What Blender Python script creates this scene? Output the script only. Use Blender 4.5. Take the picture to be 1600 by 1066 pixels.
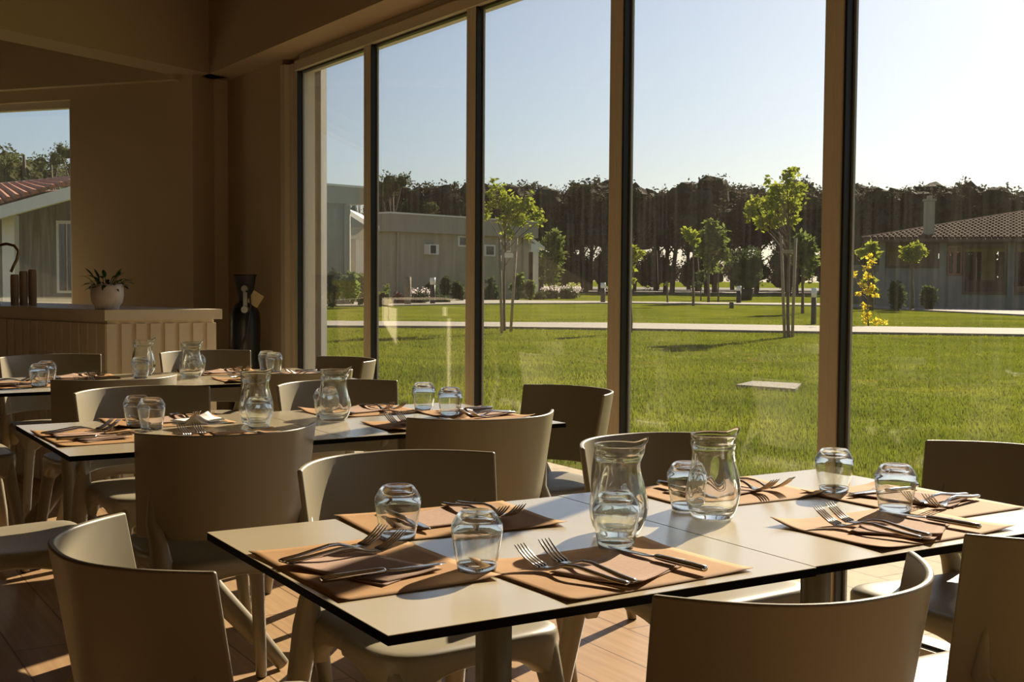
import bpy, bmesh, math, random
import numpy as np
from mathutils import Vector, Matrix
random.seed(7); np.random.seed(7)
for o in list(bpy.data.objects): bpy.data.objects.remove(o)
SC = bpy.context.scene
COL = SC.collection

# ------------------------------------------------------------------ camera
F_PX, PITCH, ROLL, CAM_H = 1949.86, math.radians(2.9456), math.radians(.3759), 1.17
_f = Vector((0, math.cos(PITCH), -math.sin(PITCH))); _u = Vector((0, math.sin(PITCH), math.cos(PITCH))); _r = Vector((1, 0, 0))
CR = _r*math.cos(ROLL) + _u*math.sin(ROLL); CU = -_r*math.sin(ROLL) + _u*math.cos(ROLL); CF = _f
CAM = Vector((0, 0, CAM_H))
cd = bpy.data.cameras.new('camera'); cam = bpy.data.objects.new('camera', cd); COL.objects.link(cam)
cd.sensor_width = 36; cd.lens = F_PX/1600*36; cd.clip_start = .05; cd.clip_end = 800
M3 = Matrix((CR, CU, -CF)).transposed(); cam.matrix_world = Matrix.Translation(CAM) @ M3.to_4x4()
SC.camera = cam

# ------------------------------------------------------------------ sky, sun, exposure
SUN_AZ, SUN_EL = math.radians(30.0), math.radians(29.0)
w = bpy.data.worlds.new('sky'); SC.world = w; w.use_nodes = True
nt = w.node_tree; nt.nodes.clear()
out = nt.nodes.new('ShaderNodeOutputWorld'); bg = nt.nodes.new('ShaderNodeBackground'); sky = nt.nodes.new('ShaderNodeTexSky')
sky.sky_type = 'NISHITA'; sky.sun_disc = False; sky.sun_elevation = SUN_EL; sky.sun_rotation = SUN_AZ
sky.air_density = 1.0; sky.dust_density = 1.0; sky.ozone_density = 2.2; sky.altitude = 0
bg.inputs['Strength'].default_value = .091
mxs = nt.nodes.new('ShaderNodeMix'); mxs.data_type = 'RGBA'; mxs.blend_type = 'MULTIPLY'; mxs.inputs[0].default_value = 1; mxs.inputs[7].default_value = (.94, 1.0, 1.10, 1)
nt.links.new(sky.outputs[0], mxs.inputs[6]); hsv = nt.nodes.new('ShaderNodeHueSaturation'); hsv.inputs['Saturation'].default_value = .78; nt.links.new(mxs.outputs[2], hsv.inputs['Color']); nt.links.new(hsv.outputs[0], bg.inputs[0]); nt.links.new(bg.outputs[0], out.inputs[0])
sl = bpy.data.lights.new('sun', 'SUN'); sl.energy = 13; sl.angle = math.radians(.55); sl.color = (1, .86, .66)
sun = bpy.data.objects.new('sun', sl); COL.objects.link(sun)
sdir = Vector((math.sin(SUN_AZ)*math.cos(SUN_EL), math.cos(SUN_AZ)*math.cos(SUN_EL), math.sin(SUN_EL)))
sun.rotation_euler = (-sdir).to_track_quat('-Z', 'Y').to_euler(); sun.location = sdir*30
SC.view_settings.view_transform = 'Standard'; SC.view_settings.look = 'None'
SC.view_settings.exposure = 0; SC.view_settings.gamma = 1; SC.view_settings.use_curve_mapping = False
SC.cycles.max_bounces = 14; SC.cycles.transparent_max_bounces = 24; SC.cycles.transmission_bounces = 12
SC.cycles.sample_clamp_indirect = 6

# ------------------------------------------------------------------ geometry helpers
def ray(x, y): return CF + CR*((x-800)/F_PX) - CU*((y-533)/F_PX)
def at(x, y, z=0.):                       # the place on the level z that the photograph shows at this pixel
    q = ray(x, y); return CAM + q*((z-CAM_H)/q.z)
def atY(x, y, Y):
    q = ray(x, y); return CAM + q*(Y/q.y)
TA = .5473
V = Vector((math.cos(TA), math.sin(TA), 0)); U = Vector((-math.sin(TA), math.cos(TA), 0))
TB = Vector((-.149, 1.504, 0))
def T(v, u, z=0.): return TB + V*v + U*u + Vector((0, 0, z))
WA = .5548
N = Vector((math.cos(WA), math.sin(WA), 0)); D = Vector((math.sin(WA), -math.cos(WA), 0)); WO = 2.95
def W(t, off=0., z=0.): return N*(WO+off) + D*t + Vector((0, 0, z))

def mesh_obj(name, bm, mat, parent=None, smooth=False, loc=None, rz=None):
    me = bpy.data.meshes.new(name)
    if isinstance(bm, bmesh.types.BMesh): bm.to_mesh(me); bm.free()
    else: me.from_pydata(bm[0], [], bm[1])
    me.update()
    for m in (mat if isinstance(mat, (list, tuple)) else [mat]): me.materials.append(m)
    if smooth: me.polygons.foreach_set('use_smooth', [True]*len(me.polygons))
    o = bpy.data.objects.new(name, me); COL.objects.link(o)
    if parent: o.parent = parent
    if loc is not None: o.location = loc
    if rz is not None: o.rotation_euler = (0, 0, rz)
    return o
def tag(o, label=None, cat=None, group=None, kind=None):
    if label: o['label'] = label
    if cat: o['category'] = cat
    if group: o['group'] = group
    if kind: o['kind'] = kind
    return o
def empty(name, loc=(0, 0, 0), rz=0., label=None, cat=None, group=None, kind=None):
    o = bpy.data.objects.new(name, None); COL.objects.link(o); o.location = loc; o.rotation_euler = (0, 0, rz)
    o.empty_display_size = .1
    return tag(o, label, cat, group, kind)
def copy_tree(o, parent=None):
    c = o.copy(); COL.objects.link(c); c.parent = parent
    for ch in list(o.children): copy_tree(ch, c)
    return c
def box(bm, c, s, rz=0., mi=0, bevel=0.):
    r = bmesh.ops.create_cube(bm, size=1)
    vs = r['verts']
    bmesh.ops.scale(bm, vec=s, verts=vs)
    if bevel:
        es = list({e for v in vs for e in v.link_edges})
        rr = bmesh.ops.bevel(bm, geom=es, offset=bevel, segments=2, affect='EDGES')
        vs = list({v for f in rr['faces'] for v in f.verts} | {v for v in vs if v.is_valid})
    bmesh.ops.rotate(bm, cent=(0, 0, 0), matrix=Matrix.Rotation(rz, 3, 'Z'), verts=vs)
    bmesh.ops.translate(bm, vec=c, verts=vs)
    if mi:
        for f in {f for v in vs for f in v.link_faces}: f.material_index = mi
    return vs
def hexa(bm, p, z0, z1, mi=0):            # prism over a ground polygon
    a = [bm.verts.new((q[0], q[1], z0)) for q in p]; b = [bm.verts.new((q[0], q[1], z1)) for q in p]
    n = len(p); fs = [bm.faces.new(a[::-1]), bm.faces.new(b)]
    for i in range(n): fs.append(bm.faces.new((a[i], a[(i+1) % n], b[(i+1) % n], b[i])))
    for f in fs: f.material_index = mi
    bmesh.ops.recalc_face_normals(bm, faces=fs)
def seg_box(bm, a, b, h0, h1, th, mi=0):  # upright slab between two ground points, thickness th centred
    a = Vector(a[:2]); b = Vector(b[:2]); d = (b-a).normalized(); n = Vector((-d.y, d.x))*th/2
    hexa(bm, [a-n, b-n, b+n, a+n], h0, h1, mi)
def tube(bm, pts, rad, seg=10, caps=True, ell=None):
    pts = [Vector(p) for p in pts]; n = len(pts)
    if not hasattr(rad, '__len__'): rad = [rad]*n
    up = Vector((0, 0, 1)); rings = []; prev = None
    for i, p in enumerate(pts):
        d = (pts[min(i+1, n-1)] - pts[max(i-1, 0)]).normalized()
        if prev is None:
            a = d.cross(up)
            if a.length < .05: a = d.cross(Vector((0, 1, 0)))
            a.normalize()
        else:
            a = prev - d*prev.dot(d); a.normalize()
        prev = a; b = d.cross(a)
        ex, ey = (ell[i] if ell else (1, 1))
        rings.append([bm.verts.new(p + (a*math.cos(2*math.pi*k/seg)*ex + b*math.sin(2*math.pi*k/seg)*ey)*rad[i]) for k in range(seg)])
    for i in range(n-1):
        for k in range(seg):
            bm.faces.new((rings[i][k], rings[i][(k+1) % seg], rings[i+1][(k+1) % seg], rings[i+1][k]))
    if caps: bm.faces.new(rings[0][::-1]); bm.faces.new(rings[-1])
def lathe(bm, prof, seg=40, fn=None, c=(0, 0, 0)):
    rings = []
    for r, z in prof:
        if r < 1e-6: rings.append([bm.verts.new((c[0], c[1], c[2]+z))]); continue
        ring = []
        for k in range(seg):
            a = 2*math.pi*k/seg; rr, zz = (fn(r, z, a) if fn else (r, z))
            ring.append(bm.verts.new((c[0]+rr*math.cos(a), c[1]+rr*math.sin(a), c[2]+zz)))
        rings.append(ring)
    for i in range(len(rings)-1):
        A, B = rings[i], rings[i+1]
        for k in range(seg):
            k2 = (k+1) % seg
            if len(A) == 1 and len(B) == 1: continue
            if len(A) == 1: bm.faces.new((A[0], B[k2], B[k]))
            elif len(B) == 1: bm.faces.new((A[k], A[k2], B[0]))
            else: bm.faces.new((A[k], A[k2], B[k2], B[k]))
    bmesh.ops.recalc_face_normals(bm, faces=bm.faces)
def BM(): return bmesh.new()

# ------------------------------------------------------------------ materials
def mat(name, col=(.5, .5, .5), rough=.6, metal=0., spec=.5, noise=None, bump=None, trans=0.):
    m = bpy.data.materials.new(name); m.use_nodes = True; t = m.node_tree; p = t.nodes['Principled BSDF']
    p.inputs['Base Color'].default_value = (*col, 1); p.inputs['Roughness'].default_value = rough
    p.inputs['Metallic'].default_value = metal; p.inputs['Specular IOR Level'].default_value = spec
    tc = t.nodes.new('ShaderNodeTexCoord')
    if noise:                              # (scale, second colour)
        n = t.nodes.new('ShaderNodeTexNoise'); n.inputs['Scale'].default_value = noise[0]; n.inputs['Detail'].default_value = 6
        r = t.nodes.new('ShaderNodeValToRGB'); r.color_ramp.elements[0].position = .35; r.color_ramp.elements[1].position = .65
        r.color_ramp.elements[0].color = (*col, 1); r.color_ramp.elements[1].color = (*noise[1], 1)
        t.links.new(tc.outputs['Object'], n.inputs['Vector']); t.links.new(n.outputs['Fac'], r.inputs[0]); t.links.new(r.outputs[0], p.inputs['Base Color'])
    if bump:                               # (scale, strength, distance)
        n = t.nodes.new('ShaderNodeTexNoise'); n.inputs['Scale'].default_value = bump[0]; n.inputs['Detail'].default_value = 4
        b = t.nodes.new('ShaderNodeBump'); b.inputs['Strength'].default_value = bump[1]; b.inputs['Distance'].default_value = bump[2]
        t.links.new(tc.outputs['Object'], n.inputs['Vector']); t.links.new(n.outputs['Fac'], b.inputs['Height']); t.links.new(b.outputs[0], p.inputs['Normal'])
    return m
def leaf_mat(name, c1, c2, trans=.5, scale=3.):
    m = bpy.data.materials.new(name); m.use_nodes = True; t = m.node_tree; p = t.nodes['Principled BSDF']; o = t.nodes['Material Output']
    p.inputs['Roughness'].default_value = .85; p.inputs['Specular IOR Level'].default_value = .06
    tc = t.nodes.new('ShaderNodeTexCoord'); n = t.nodes.new('ShaderNodeTexNoise'); n.inputs['Scale'].default_value = scale; n.inputs['Detail'].default_value = 5
    r = t.nodes.new('ShaderNodeValToRGB'); r.color_ramp.elements[0].position = .3; r.color_ramp.elements[1].position = .7
    r.color_ramp.elements[0].color = (*c1, 1); r.color_ramp.elements[1].color = (*c2, 1)
    tr = t.nodes.new('ShaderNodeBsdfTranslucent'); mx = t.nodes.new('ShaderNodeMixShader'); mx.inputs[0].default_value = trans
    t.links.new(tc.outputs['Object'], n.inputs['Vector']); t.links.new(n.outputs['Fac'], r.inputs[0])
    t.links.new(r.outputs[0], p.inputs['Base Color']); t.links.new(r.outputs[0], tr.inputs[0])
    t.links.new(p.outputs[0], mx.inputs[1]); t.links.new(tr.outputs[0], mx.inputs[2]); t.links.new(mx.outputs[0], o.inputs[0])
    return m

M = {}
M['chair'] = mat('sand_plastic', (.27, .23, .153), .40, spec=.45, bump=(900, .25, .0006))
M['foot'] = mat('dark_rubber', (.05, .045, .04), .8)
M['lam'] = mat('cream_laminate', (.50, .415, .27), .20, spec=.75, noise=(5, (.53, .44, .29)))
_p = M['lam'].node_tree.nodes['Principled BSDF']; _p.inputs['Coat Weight'].default_value = .7; _p.inputs['Coat Roughness'].default_value = .24
M['core'] = mat('black_laminate_core', (.008, .007, .007), .9, spec=.04)
M['base'] = mat('beige_powder_coat', (.26, .22, .145), .4, spec=.45)
M['kraft'] = mat('kraft_paper', (.30, .158, .054), .75, spec=.2, noise=(9, (.37, .20, .078)), bump=(60, .3, .001))
M['napkin'] = mat('rosy_brown_paper', (.34, .22, .155), .85, spec=.15, noise=(160, (.38, .25, .18)), bump=(500, .4, .0006))
M['whitenap'] = mat('white_paper', (.80, .77, .72), .8, spec=.2, bump=(90, .3, .001))
M['steel'] = mat('polished_steel', (.62, .60, .57), .13, metal=1.)
M['wall'] = mat('beige_plaster', (.50, .40, .265), .85, spec=.2, noise=(1.2, (.47, .375, .25)), bump=(40, .08, .002))
M['beam'] = mat('beam_plaster', (.44, .35, .24), .85, spec=.2, bump=(30, .1, .002))
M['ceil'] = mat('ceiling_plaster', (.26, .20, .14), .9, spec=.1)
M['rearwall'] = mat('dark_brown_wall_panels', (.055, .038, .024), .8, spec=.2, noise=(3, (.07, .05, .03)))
M['frame'] = mat('beige_window_frame', (.62, .565, .45), .38, spec=.5, bump=(30, .05, .001))
M['gasket'] = mat('black_gasket', (.015, .014, .012), .4)
M['alu'] = mat('grey_spacer', (.32, .32, .29), .4, metal=.3)
M['bar'] = mat('cream_painted_boards', (.78, .69, .51), .5, noise=(8, (.74, .65, .48)))
M['black'] = mat('black_enamel', (.012, .012, .013), .32)
M['blackmatt'] = mat('black_plastic', (.02, .02, .02), .6)
M['greymetal'] = mat('grey_metal', (.35, .35, .33), .35, metal=.9)
M['brass'] = mat('brushed_brass', (.45, .30, .17), .28, metal=1.)
M['tube'] = mat('brown_card', (.42, .28, .16), .7)
M['tagp'] = mat('ochre_paper_tag', (.45, .36, .18), .8)
M['pot'] = mat('pale_ceramic', (.62, .55, .47), .55, noise=(14, (.56, .49, .42)))
M['soil'] = mat('potting_soil', (.03, .02, .014), .95)
M['houseplant'] = leaf_mat('dark_glossy_leaf', (.02, .05, .015), (.05, .09, .03), .25)
M['concrete'] = mat('pale_concrete', (.21, .185, .145), .9, noise=(3, (.26, .23, .185)), bump=(30, .2, .003))
M['render'] = mat('pale_render', (.40, .35, .26), .9, noise=(.8, (.36, .32, .235)))
M['fascia'] = mat('grey_fascia', (.34, .31, .25), .8)
M['whitewood'] = mat('white_paint', (.75, .74, .70), .6)
M['darkglass'] = mat('dark_window_glass', (.02, .022, .025), .12, spec=.8)
M['tile'] = mat('terracotta_tile', (.075, .038, .024), .95, spec=.03, noise=(4, (.045, .024, .016)))
M['darkwood'] = mat('dark_brown_timber', (.10, .055, .03), .7)
M['midwood'] = mat('red_brown_timber', (.25, .11, .05), .6)
M['pale_stone'] = mat('grey_stone_wall', (.22, .205, .165), .9, noise=(2, (.26, .245, .20)))
M['bark'] = mat('grey_brown_bark', (.16, .12, .085), .95, noise=(9, (.10, .075, .055)), bump=(25, .5, .01))
M['pinebark'] = mat('pine_bark', (.085, .055, .042), .95, noise=(3, (.055, .038, .03)))
M['stake'] = mat('weathered_stake_wood', (.34, .27, .19), .9, noise=(12, (.26, .20, .14)))
M['pine'] = leaf_mat('pine_needles', (.05, .045, .028), (.10, .088, .05), .2, .9)
M['oak'] = leaf_mat('olive_foliage', (.05, .065, .022), (.13, .14, .05), .35, 1.)
M['green'] = leaf_mat('fresh_green_leaf', (.20, .25, .025), (.36, .39, .045), .55)
M['midgreen'] = leaf_mat('mid_green_leaf', (.10, .14, .03), (.20, .24, .06), .5)
M['dkgreen'] = leaf_mat('dark_shrub_leaf', (.045, .065, .025), (.09, .12, .04), .4)
M['yellow'] = leaf_mat('yellow_leaf', (.62, .46, .02), (.75, .62, .05), .6)
M['flower'] = leaf_mat('pale_pink_petal', (.70, .58, .56), (.78, .72, .70), .5)
M['redtwig'] = mat('reddish_stem', (.20, .09, .06), .9)
M['blade'] = leaf_mat('grass_blade', (.075, .115, .006), (.21, .235, .020), .5, .55)
M['lampwhite'] = mat('white_lamp_head', (.85, .85, .82), .4)
M['slab'] = mat('grey_cover_slab', (.20, .19, .165), .9, spec=.1, noise=(8, (.24, .225, .19)))

def floor_mat():
    m = bpy.data.materials.new('wood_look_planks'); m.use_nodes = True; t = m.node_tree; p = t.nodes['Principled BSDF']
    tc = t.nodes.new('ShaderNodeTexCoord'); mp = t.nodes.new('ShaderNodeMapping')
    mp.inputs['Rotation'].default_value = (0, 0, -(TA+math.pi/2)); mp.inputs['Location'].default_value = (.3, .07, 0)
    br = t.nodes.new('ShaderNodeTexBrick'); br.inputs['Scale'].default_value = 1; br.inputs['Brick Width'].default_value = 1.2; br.inputs['Row Height'].default_value = .20
    br.inputs['Mortar Size'].default_value = .0032; br.inputs['Mortar Smooth'].default_value = .2; br.inputs['Bias'].default_value = 0; br.offset = .37
    br.inputs['Color1'].default_value = (.40, .245, .125, 1); br.inputs['Color2'].default_value = (.46, .30, .16, 1); br.inputs['Mortar'].default_value = (.16, .09, .045, 1)
    ns = t.nodes.new('ShaderNodeTexNoise'); ns.inputs['Scale'].default_value = 3; ns.inputs['Detail'].default_value = 8
    m2 = t.nodes.new('ShaderNodeMapping'); m2.inputs['Scale'].default_value = (.8, 14, 1)
    mx = t.nodes.new('ShaderNodeMix'); mx.data_type = 'RGBA'; mx.blend_type = 'MULTIPLY'; mx.inputs[0].default_value = .55
    rp = t.nodes.new('ShaderNodeValToRGB'); rp.color_ramp.elements[0].position = .3; rp.color_ramp.elements[0].color = (.62, .55, .48, 1); rp.color_ramp.elements[1].position = .65; rp.color_ramp.elements[1].color = (1, 1, 1, 1)
    L = t.links.new
    L(tc.outputs['Object'], mp.inputs['Vector']); L(mp.outputs[0], br.inputs['Vector']); L(mp.outputs[0], m2.inputs['Vector']); L(m2.outputs[0], ns.inputs['Vector'])
    L(ns.outputs['Fac'], rp.inputs[0]); L(br.outputs['Color'], mx.inputs[6]); L(rp.outputs[0], mx.inputs[7]); L(mx.outputs[2], p.inputs['Base Color'])
    p.inputs['Roughness'].default_value = .38; p.inputs['Specular IOR Level'].default_value = .4
    return m
def paver_mat():
    m = bpy.data.materials.new('sand_pavers'); m.use_nodes = True; t = m.node_tree; p = t.nodes['Principled BSDF']
    tc = t.nodes.new('ShaderNodeTexCoord'); mp = t.nodes.new('ShaderNodeMapping'); mp.inputs['Rotation'].default_value = (0, 0, -(WA+math.pi/2))
    br = t.nodes.new('ShaderNodeTexBrick'); br.inputs['Scale'].default_value = 1; br.inputs['Brick Width'].default_value = .42; br.inputs['Row Height'].default_value = .21
    br.inputs['Mortar Size'].default_value = .006; br.inputs['Mortar Smooth'].default_value = .3; br.offset = .5
    br.inputs['Color1'].default_value = (.37, .30, .19, 1); br.inputs['Color2'].default_value = (.43, .35, .23, 1); br.inputs['Mortar'].default_value = (.22, .17, .10, 1)
    ns = t.nodes.new('ShaderNodeTexNoise'); ns.inputs['Scale'].default_value = 22; ns.inputs['Detail'].default_value = 6
    mx = t.nodes.new('ShaderNodeMix'); mx.data_type = 'RGBA'; mx.blend_type = 'MULTIPLY'; mx.inputs[0].default_value = .35
    L = t.links.new
    L(tc.outputs['Object'], mp.inputs['Vector']); L(mp.outputs[0], br.inputs['Vector']); L(tc.outputs['Object'], ns.inputs['Vector'])
    L(br.outputs['Color'], mx.inputs[6]); L(ns.outputs['Fac'], mx.inputs[7]); L(mx.outputs[2], p.inputs['Base Color'])
    p.inputs['Roughness'].default_value = .85
    return m
def lawn_mat():
    m = bpy.data.materials.new('lawn'); m.use_nodes = True; t = m.node_tree; p = t.nodes['Principled BSDF']; o = t.nodes['Material Output']
    tc = t.nodes.new('ShaderNodeTexCoord'); L = t.links.new
    n1 = t.nodes.new('ShaderNodeTexNoise'); n1.inputs['Scale'].default_value = .35; n1.inputs['Detail'].default_value = 10; n1.inputs['Roughness'].default_value = .7
    r1 = t.nodes.new('ShaderNodeValToRGB'); e = r1.color_ramp.elements
    e[0].position = .33; e[0].color = (.085, .105, .010, 1); e[1].position = .66; e[1].color = (.19, .205, .018, 1)
    n2 = t.nodes.new('ShaderNodeTexNoise'); n2.inputs['Scale'].default_value = 14; n2.inputs['Detail'].default_value = 8; n2.inputs['Roughness'].default_value = .75
    b = t.nodes.new('ShaderNodeBump'); b.inputs['Strength'].default_value = .9; b.inputs['Distance'].default_value = .06
    L(tc.outputs['Object'], n1.inputs['Vector']); L(tc.outputs['Object'], n2.inputs['Vector'])
    L(n1.outputs['Fac'], r1.inputs[0]); L(r1.outputs[0], p.inputs['Base Color']); L(n2.outputs['Fac'], b.inputs['Height']); L(b.outputs[0], p.inputs['Normal'])
    p.inputs['Roughness'].default_value = 1; p.inputs['Specular IOR Level'].default_value = 0
    p.inputs['Sheen Weight'].default_value = .03; p.inputs['Sheen Tint'].default_value = (.7, .8, .2, 1); p.inputs['Sheen Roughness'].default_value = .5
    return m
def glass_pane_mat():
    m = bpy.data.materials.new('window_glass'); m.use_nodes = True; t = m.node_tree; t.nodes.remove(t.nodes['Principled BSDF']); o = t.nodes['Material Output']
    L = t.links.new
    tr = t.nodes.new('ShaderNodeBsdfTransparent'); tr.inputs[0].default_value = (.985, .99, .98, 1)
    gl = t.nodes.new('ShaderNodeBsdfGlossy'); gl.inputs['Roughness'].default_value = 0
    lw = t.nodes.new('ShaderNodeLayerWeight'); pw = t.nodes.new('ShaderNodeMath'); pw.operation = 'POWER'; pw.inputs[1].default_value = 4
    mu = t.nodes.new('ShaderNodeMath'); mu.operation = 'MULTIPLY_ADD'; mu.inputs[1].default_value = .8; mu.inputs[2].default_value = .075
    mx = t.nodes.new('ShaderNodeMixShader')
    # thin film of dust with rain streaks on the pane
    tc = t.nodes.new('ShaderNodeTexCoord'); mp = t.nodes.new('ShaderNodeMapping'); mp.inputs['Scale'].default_value = (60, 60, 3.5); ns = t.nodes.new('ShaderNodeTexNoise'); ns.inputs['Scale'].default_value = 1; ns.inputs['Detail'].default_value = 5
    dm = t.nodes.new('ShaderNodeMapRange'); dm.inputs[1].default_value = .42; dm.inputs[2].default_value = .75; dm.inputs[3].default_value = .004; dm.inputs[4].default_value = .012
    du = t.nodes.new('ShaderNodeBsdfTranslucent'); du.inputs[0].default_value = (.8, .74, .64, 1); m2 = t.nodes.new('ShaderNodeMixShader')
    L(tc.outputs['Object'], mp.inputs[0]); L(mp.outputs[0], ns.inputs['Vector']); L(ns.outputs['Fac'], dm.inputs[0]); L(dm.outputs[0], m2.inputs[0]); L(tr.outputs[0], m2.inputs[1]); L(du.outputs[0], m2.inputs[2]); tr = m2
    L(lw.outputs['Facing'], pw.inputs[0]); L(pw.outputs[0], mu.inputs[0]); L(mu.outputs[0], mx.inputs[0]); L(tr.outputs[0], mx.inputs[1]); L(gl.outputs[0], mx.inputs[2]); L(mx.outputs[0], o.inputs[0])
    return m
def tableglass_mat():
    m = bpy.data.materials.new('clear_table_glass'); m.use_nodes = True; t = m.node_tree; t.nodes.remove(t.nodes['Principled BSDF']); o = t.nodes['Material Output']
    L = t.links.new
    g = t.nodes.new('ShaderNodeBsdfGlass'); g.inputs['IOR'].default_value = 1.46; g.inputs['Roughness'].default_value = 0; g.inputs[0].default_value = (.99, 1, .99, 1)
    tr = t.nodes.new('ShaderNodeBsdfTransparent'); tr.inputs[0].default_value = (.97, .98, .97, 1)
    mx = t.nodes.new('ShaderNodeMixShader'); mx.inputs[0].default_value = .06
    L(g.outputs[0], mx.inputs[1]); L(tr.outputs[0], mx.inputs[2]); L(mx.outputs[0], o.inputs[0])
    return m
M['floor'] = floor_mat(); M['paver'] = paver_mat(); M['lawn'] = lawn_mat(); M['pane'] = glass_pane_mat(); M['glass'] = tableglass_mat()

# ------------------------------------------------------------------ the room
HZ, BZ, CZ = 2.43, 2.53, 3.35            # window head, soffit, ceiling
T0, T1 = -7.305, 1.72                    # window run along the glazed wall
corner = W(-8.575); P1 = corner - N*.423  # pillar
bdir = Vector((-.933, .36, 0)).normalized()
def S(nm, bm, m): o = mesh_obj(nm, bm, m); o['kind'] = 'structure'; return o
room = [W(3.2), W(-8.575), P1, P1+bdir*4.4]
far_l = P1 + bdir*4.4
room += [far_l - N*1.0 + D*3.0, far_l - N*1.0 + D*14, W(3.2) - N*8.5 + D*1.5]
bm = BM(); hexa(bm, [(p.x, p.y) for p in room], -.12, 0); S('floor', bm, M['floor'])
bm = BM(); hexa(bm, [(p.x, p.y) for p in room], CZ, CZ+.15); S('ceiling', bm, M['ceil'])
# glazed wall: the solid ends and the head above the windows
bm = BM()
def wallseg(t0, t1, z0, z1, o0, o1):
    hexa(bm, [W(t0, o0)[:2], W(t1, o0)[:2], W(t1, o1)[:2], W(t0, o1)[:2]], z0, z1)
wallseg(-8.575, -7.535, 0, BZ, .0, .22); wallseg(T1+.1, 3.2, 0, BZ, .0, .22); wallseg(-8.575, 3.2, BZ, CZ, .0, .22); wallseg(-7.535, T1+.1, HZ+.06, BZ, .06, .22)
S('wall_right', bm, M['wall'])
bm = BM()  # deep beam over the glazing, its soffit level with the recess
hexa(bm, [W(-8.9, -.21)[:2], W(3.2, -.21)[:2], W(3.2, 0)[:2], W(-8.9, 0)[:2]], BZ, CZ); S('trim_1', bm, M['beam'])
bm = BM()  # second beam crossing the room from the pillar
bs = Vector((-2.18, 8.30, 0)) ; be = bs + Vector((-.47, -.883, 0))*7.5; bo = Vector((-.883, .47, 0))*.27
b0 = bs - (be-bs).normalized()*.45
hexa(bm, [b0[:2], be[:2], (be+bo)[:2], (b0+bo)[:2]], BZ, CZ); S('trim_2', bm, M['beam'])
# pillar at the corner with a boxed conduit
bm = BM(); pd = Vector((-N.x, -N.y, 0))
q = [corner, P1, P1 + D*-.35, corner + D*-.35]
hexa(bm, [p[:2] for p in q], 0, CZ); S('wall_pillar', bm, M['wall'])
bm = BM(); c0 = P1 + N*.05; hexa(bm, [c0[:2], (c0+N*.055)[:2], (c0+N*.055+D*.035)[:2], (c0+D*.035)[:2]], 1.42, 1.77); hexa(bm, [(c0+N*.01)[:2], (c0+N*.045)[:2], (c0+N*.045+D*.02)[:2], (c0+N*.01+D*.02)[:2]], 0, 1.42); S('trim_3', bm, M['frame'])
# back wall with its window
def BW(s, off=0., z=0.):
    return P1 + bdir*s + Vector((-bdir.y*-1, bdir.x*-1, 0))*0 + Vector((bdir.y, -bdir.x, 0))*off + Vector((0, 0, z))
# BW off>0 points outward
WS0, WS1, WB0, WB1 = .85, 3.3, .90, 2.385
bm = BM()
def bseg(s0, s1, z0, z1, o0=0., o1=.25):
    hexa(bm, [BW(s0, o0)[:2], BW(s1, o0)[:2], BW(s1, o1)[:2], BW(s0, o1)[:2]], z0, z1)
bseg(-.2, WS0-.02, 0, CZ); bseg(WS1, 4.5, 0, CZ); bseg(WS0-.02, WS1, 0, WB0); bseg(WS0-.02, WS1, WB1+.02, CZ)
bseg(-.1, 4.4, 2.49, CZ, -.07, 0)
S('wall_back', bm, M['wall'])
wn = empty('window_9', BW(WS0), 0, 'large fixed window behind the bar', None, None, 'structure')
def child(name, bm, m, parent, smooth=False):
    o = mesh_obj(name, bm, m, None, smooth); o.parent = parent
    o.matrix_parent_inverse = Matrix.Translation(parent.location).inverted() if parent.rotation_euler.z == 0 else (Matrix.Translation(parent.location) @ Matrix.Rotation(parent.rotation_euler.z, 4, 'Z')).inverted()
    return o
bm = BM(); bseg(WS0-.02, WS0+.03, WB0, WB1, .05, .12); bseg(WS1-.05, WS1, WB0, WB1, .05, .12); bseg(WS0+.03, WS1-.05, WB1-.03, WB1+.02, .05, .12); bseg(WS0+.03, WS1-.05, WB0, WB0+.06, .05, .12); child('window_frame', bm, M['frame'], wn)
bm = BM(); bseg(WS0+.03, WS1-.05, WB0+.06, WB1-.03, .08, .088); child('glass', bm, M['pane'], wn)
# other walls, mostly out of sight
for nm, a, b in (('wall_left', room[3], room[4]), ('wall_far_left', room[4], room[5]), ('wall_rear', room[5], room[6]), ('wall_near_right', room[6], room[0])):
    bm = BM(); seg_box(bm, a, b, 0, CZ, .2); S(nm, bm, M['rearwall'])

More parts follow.
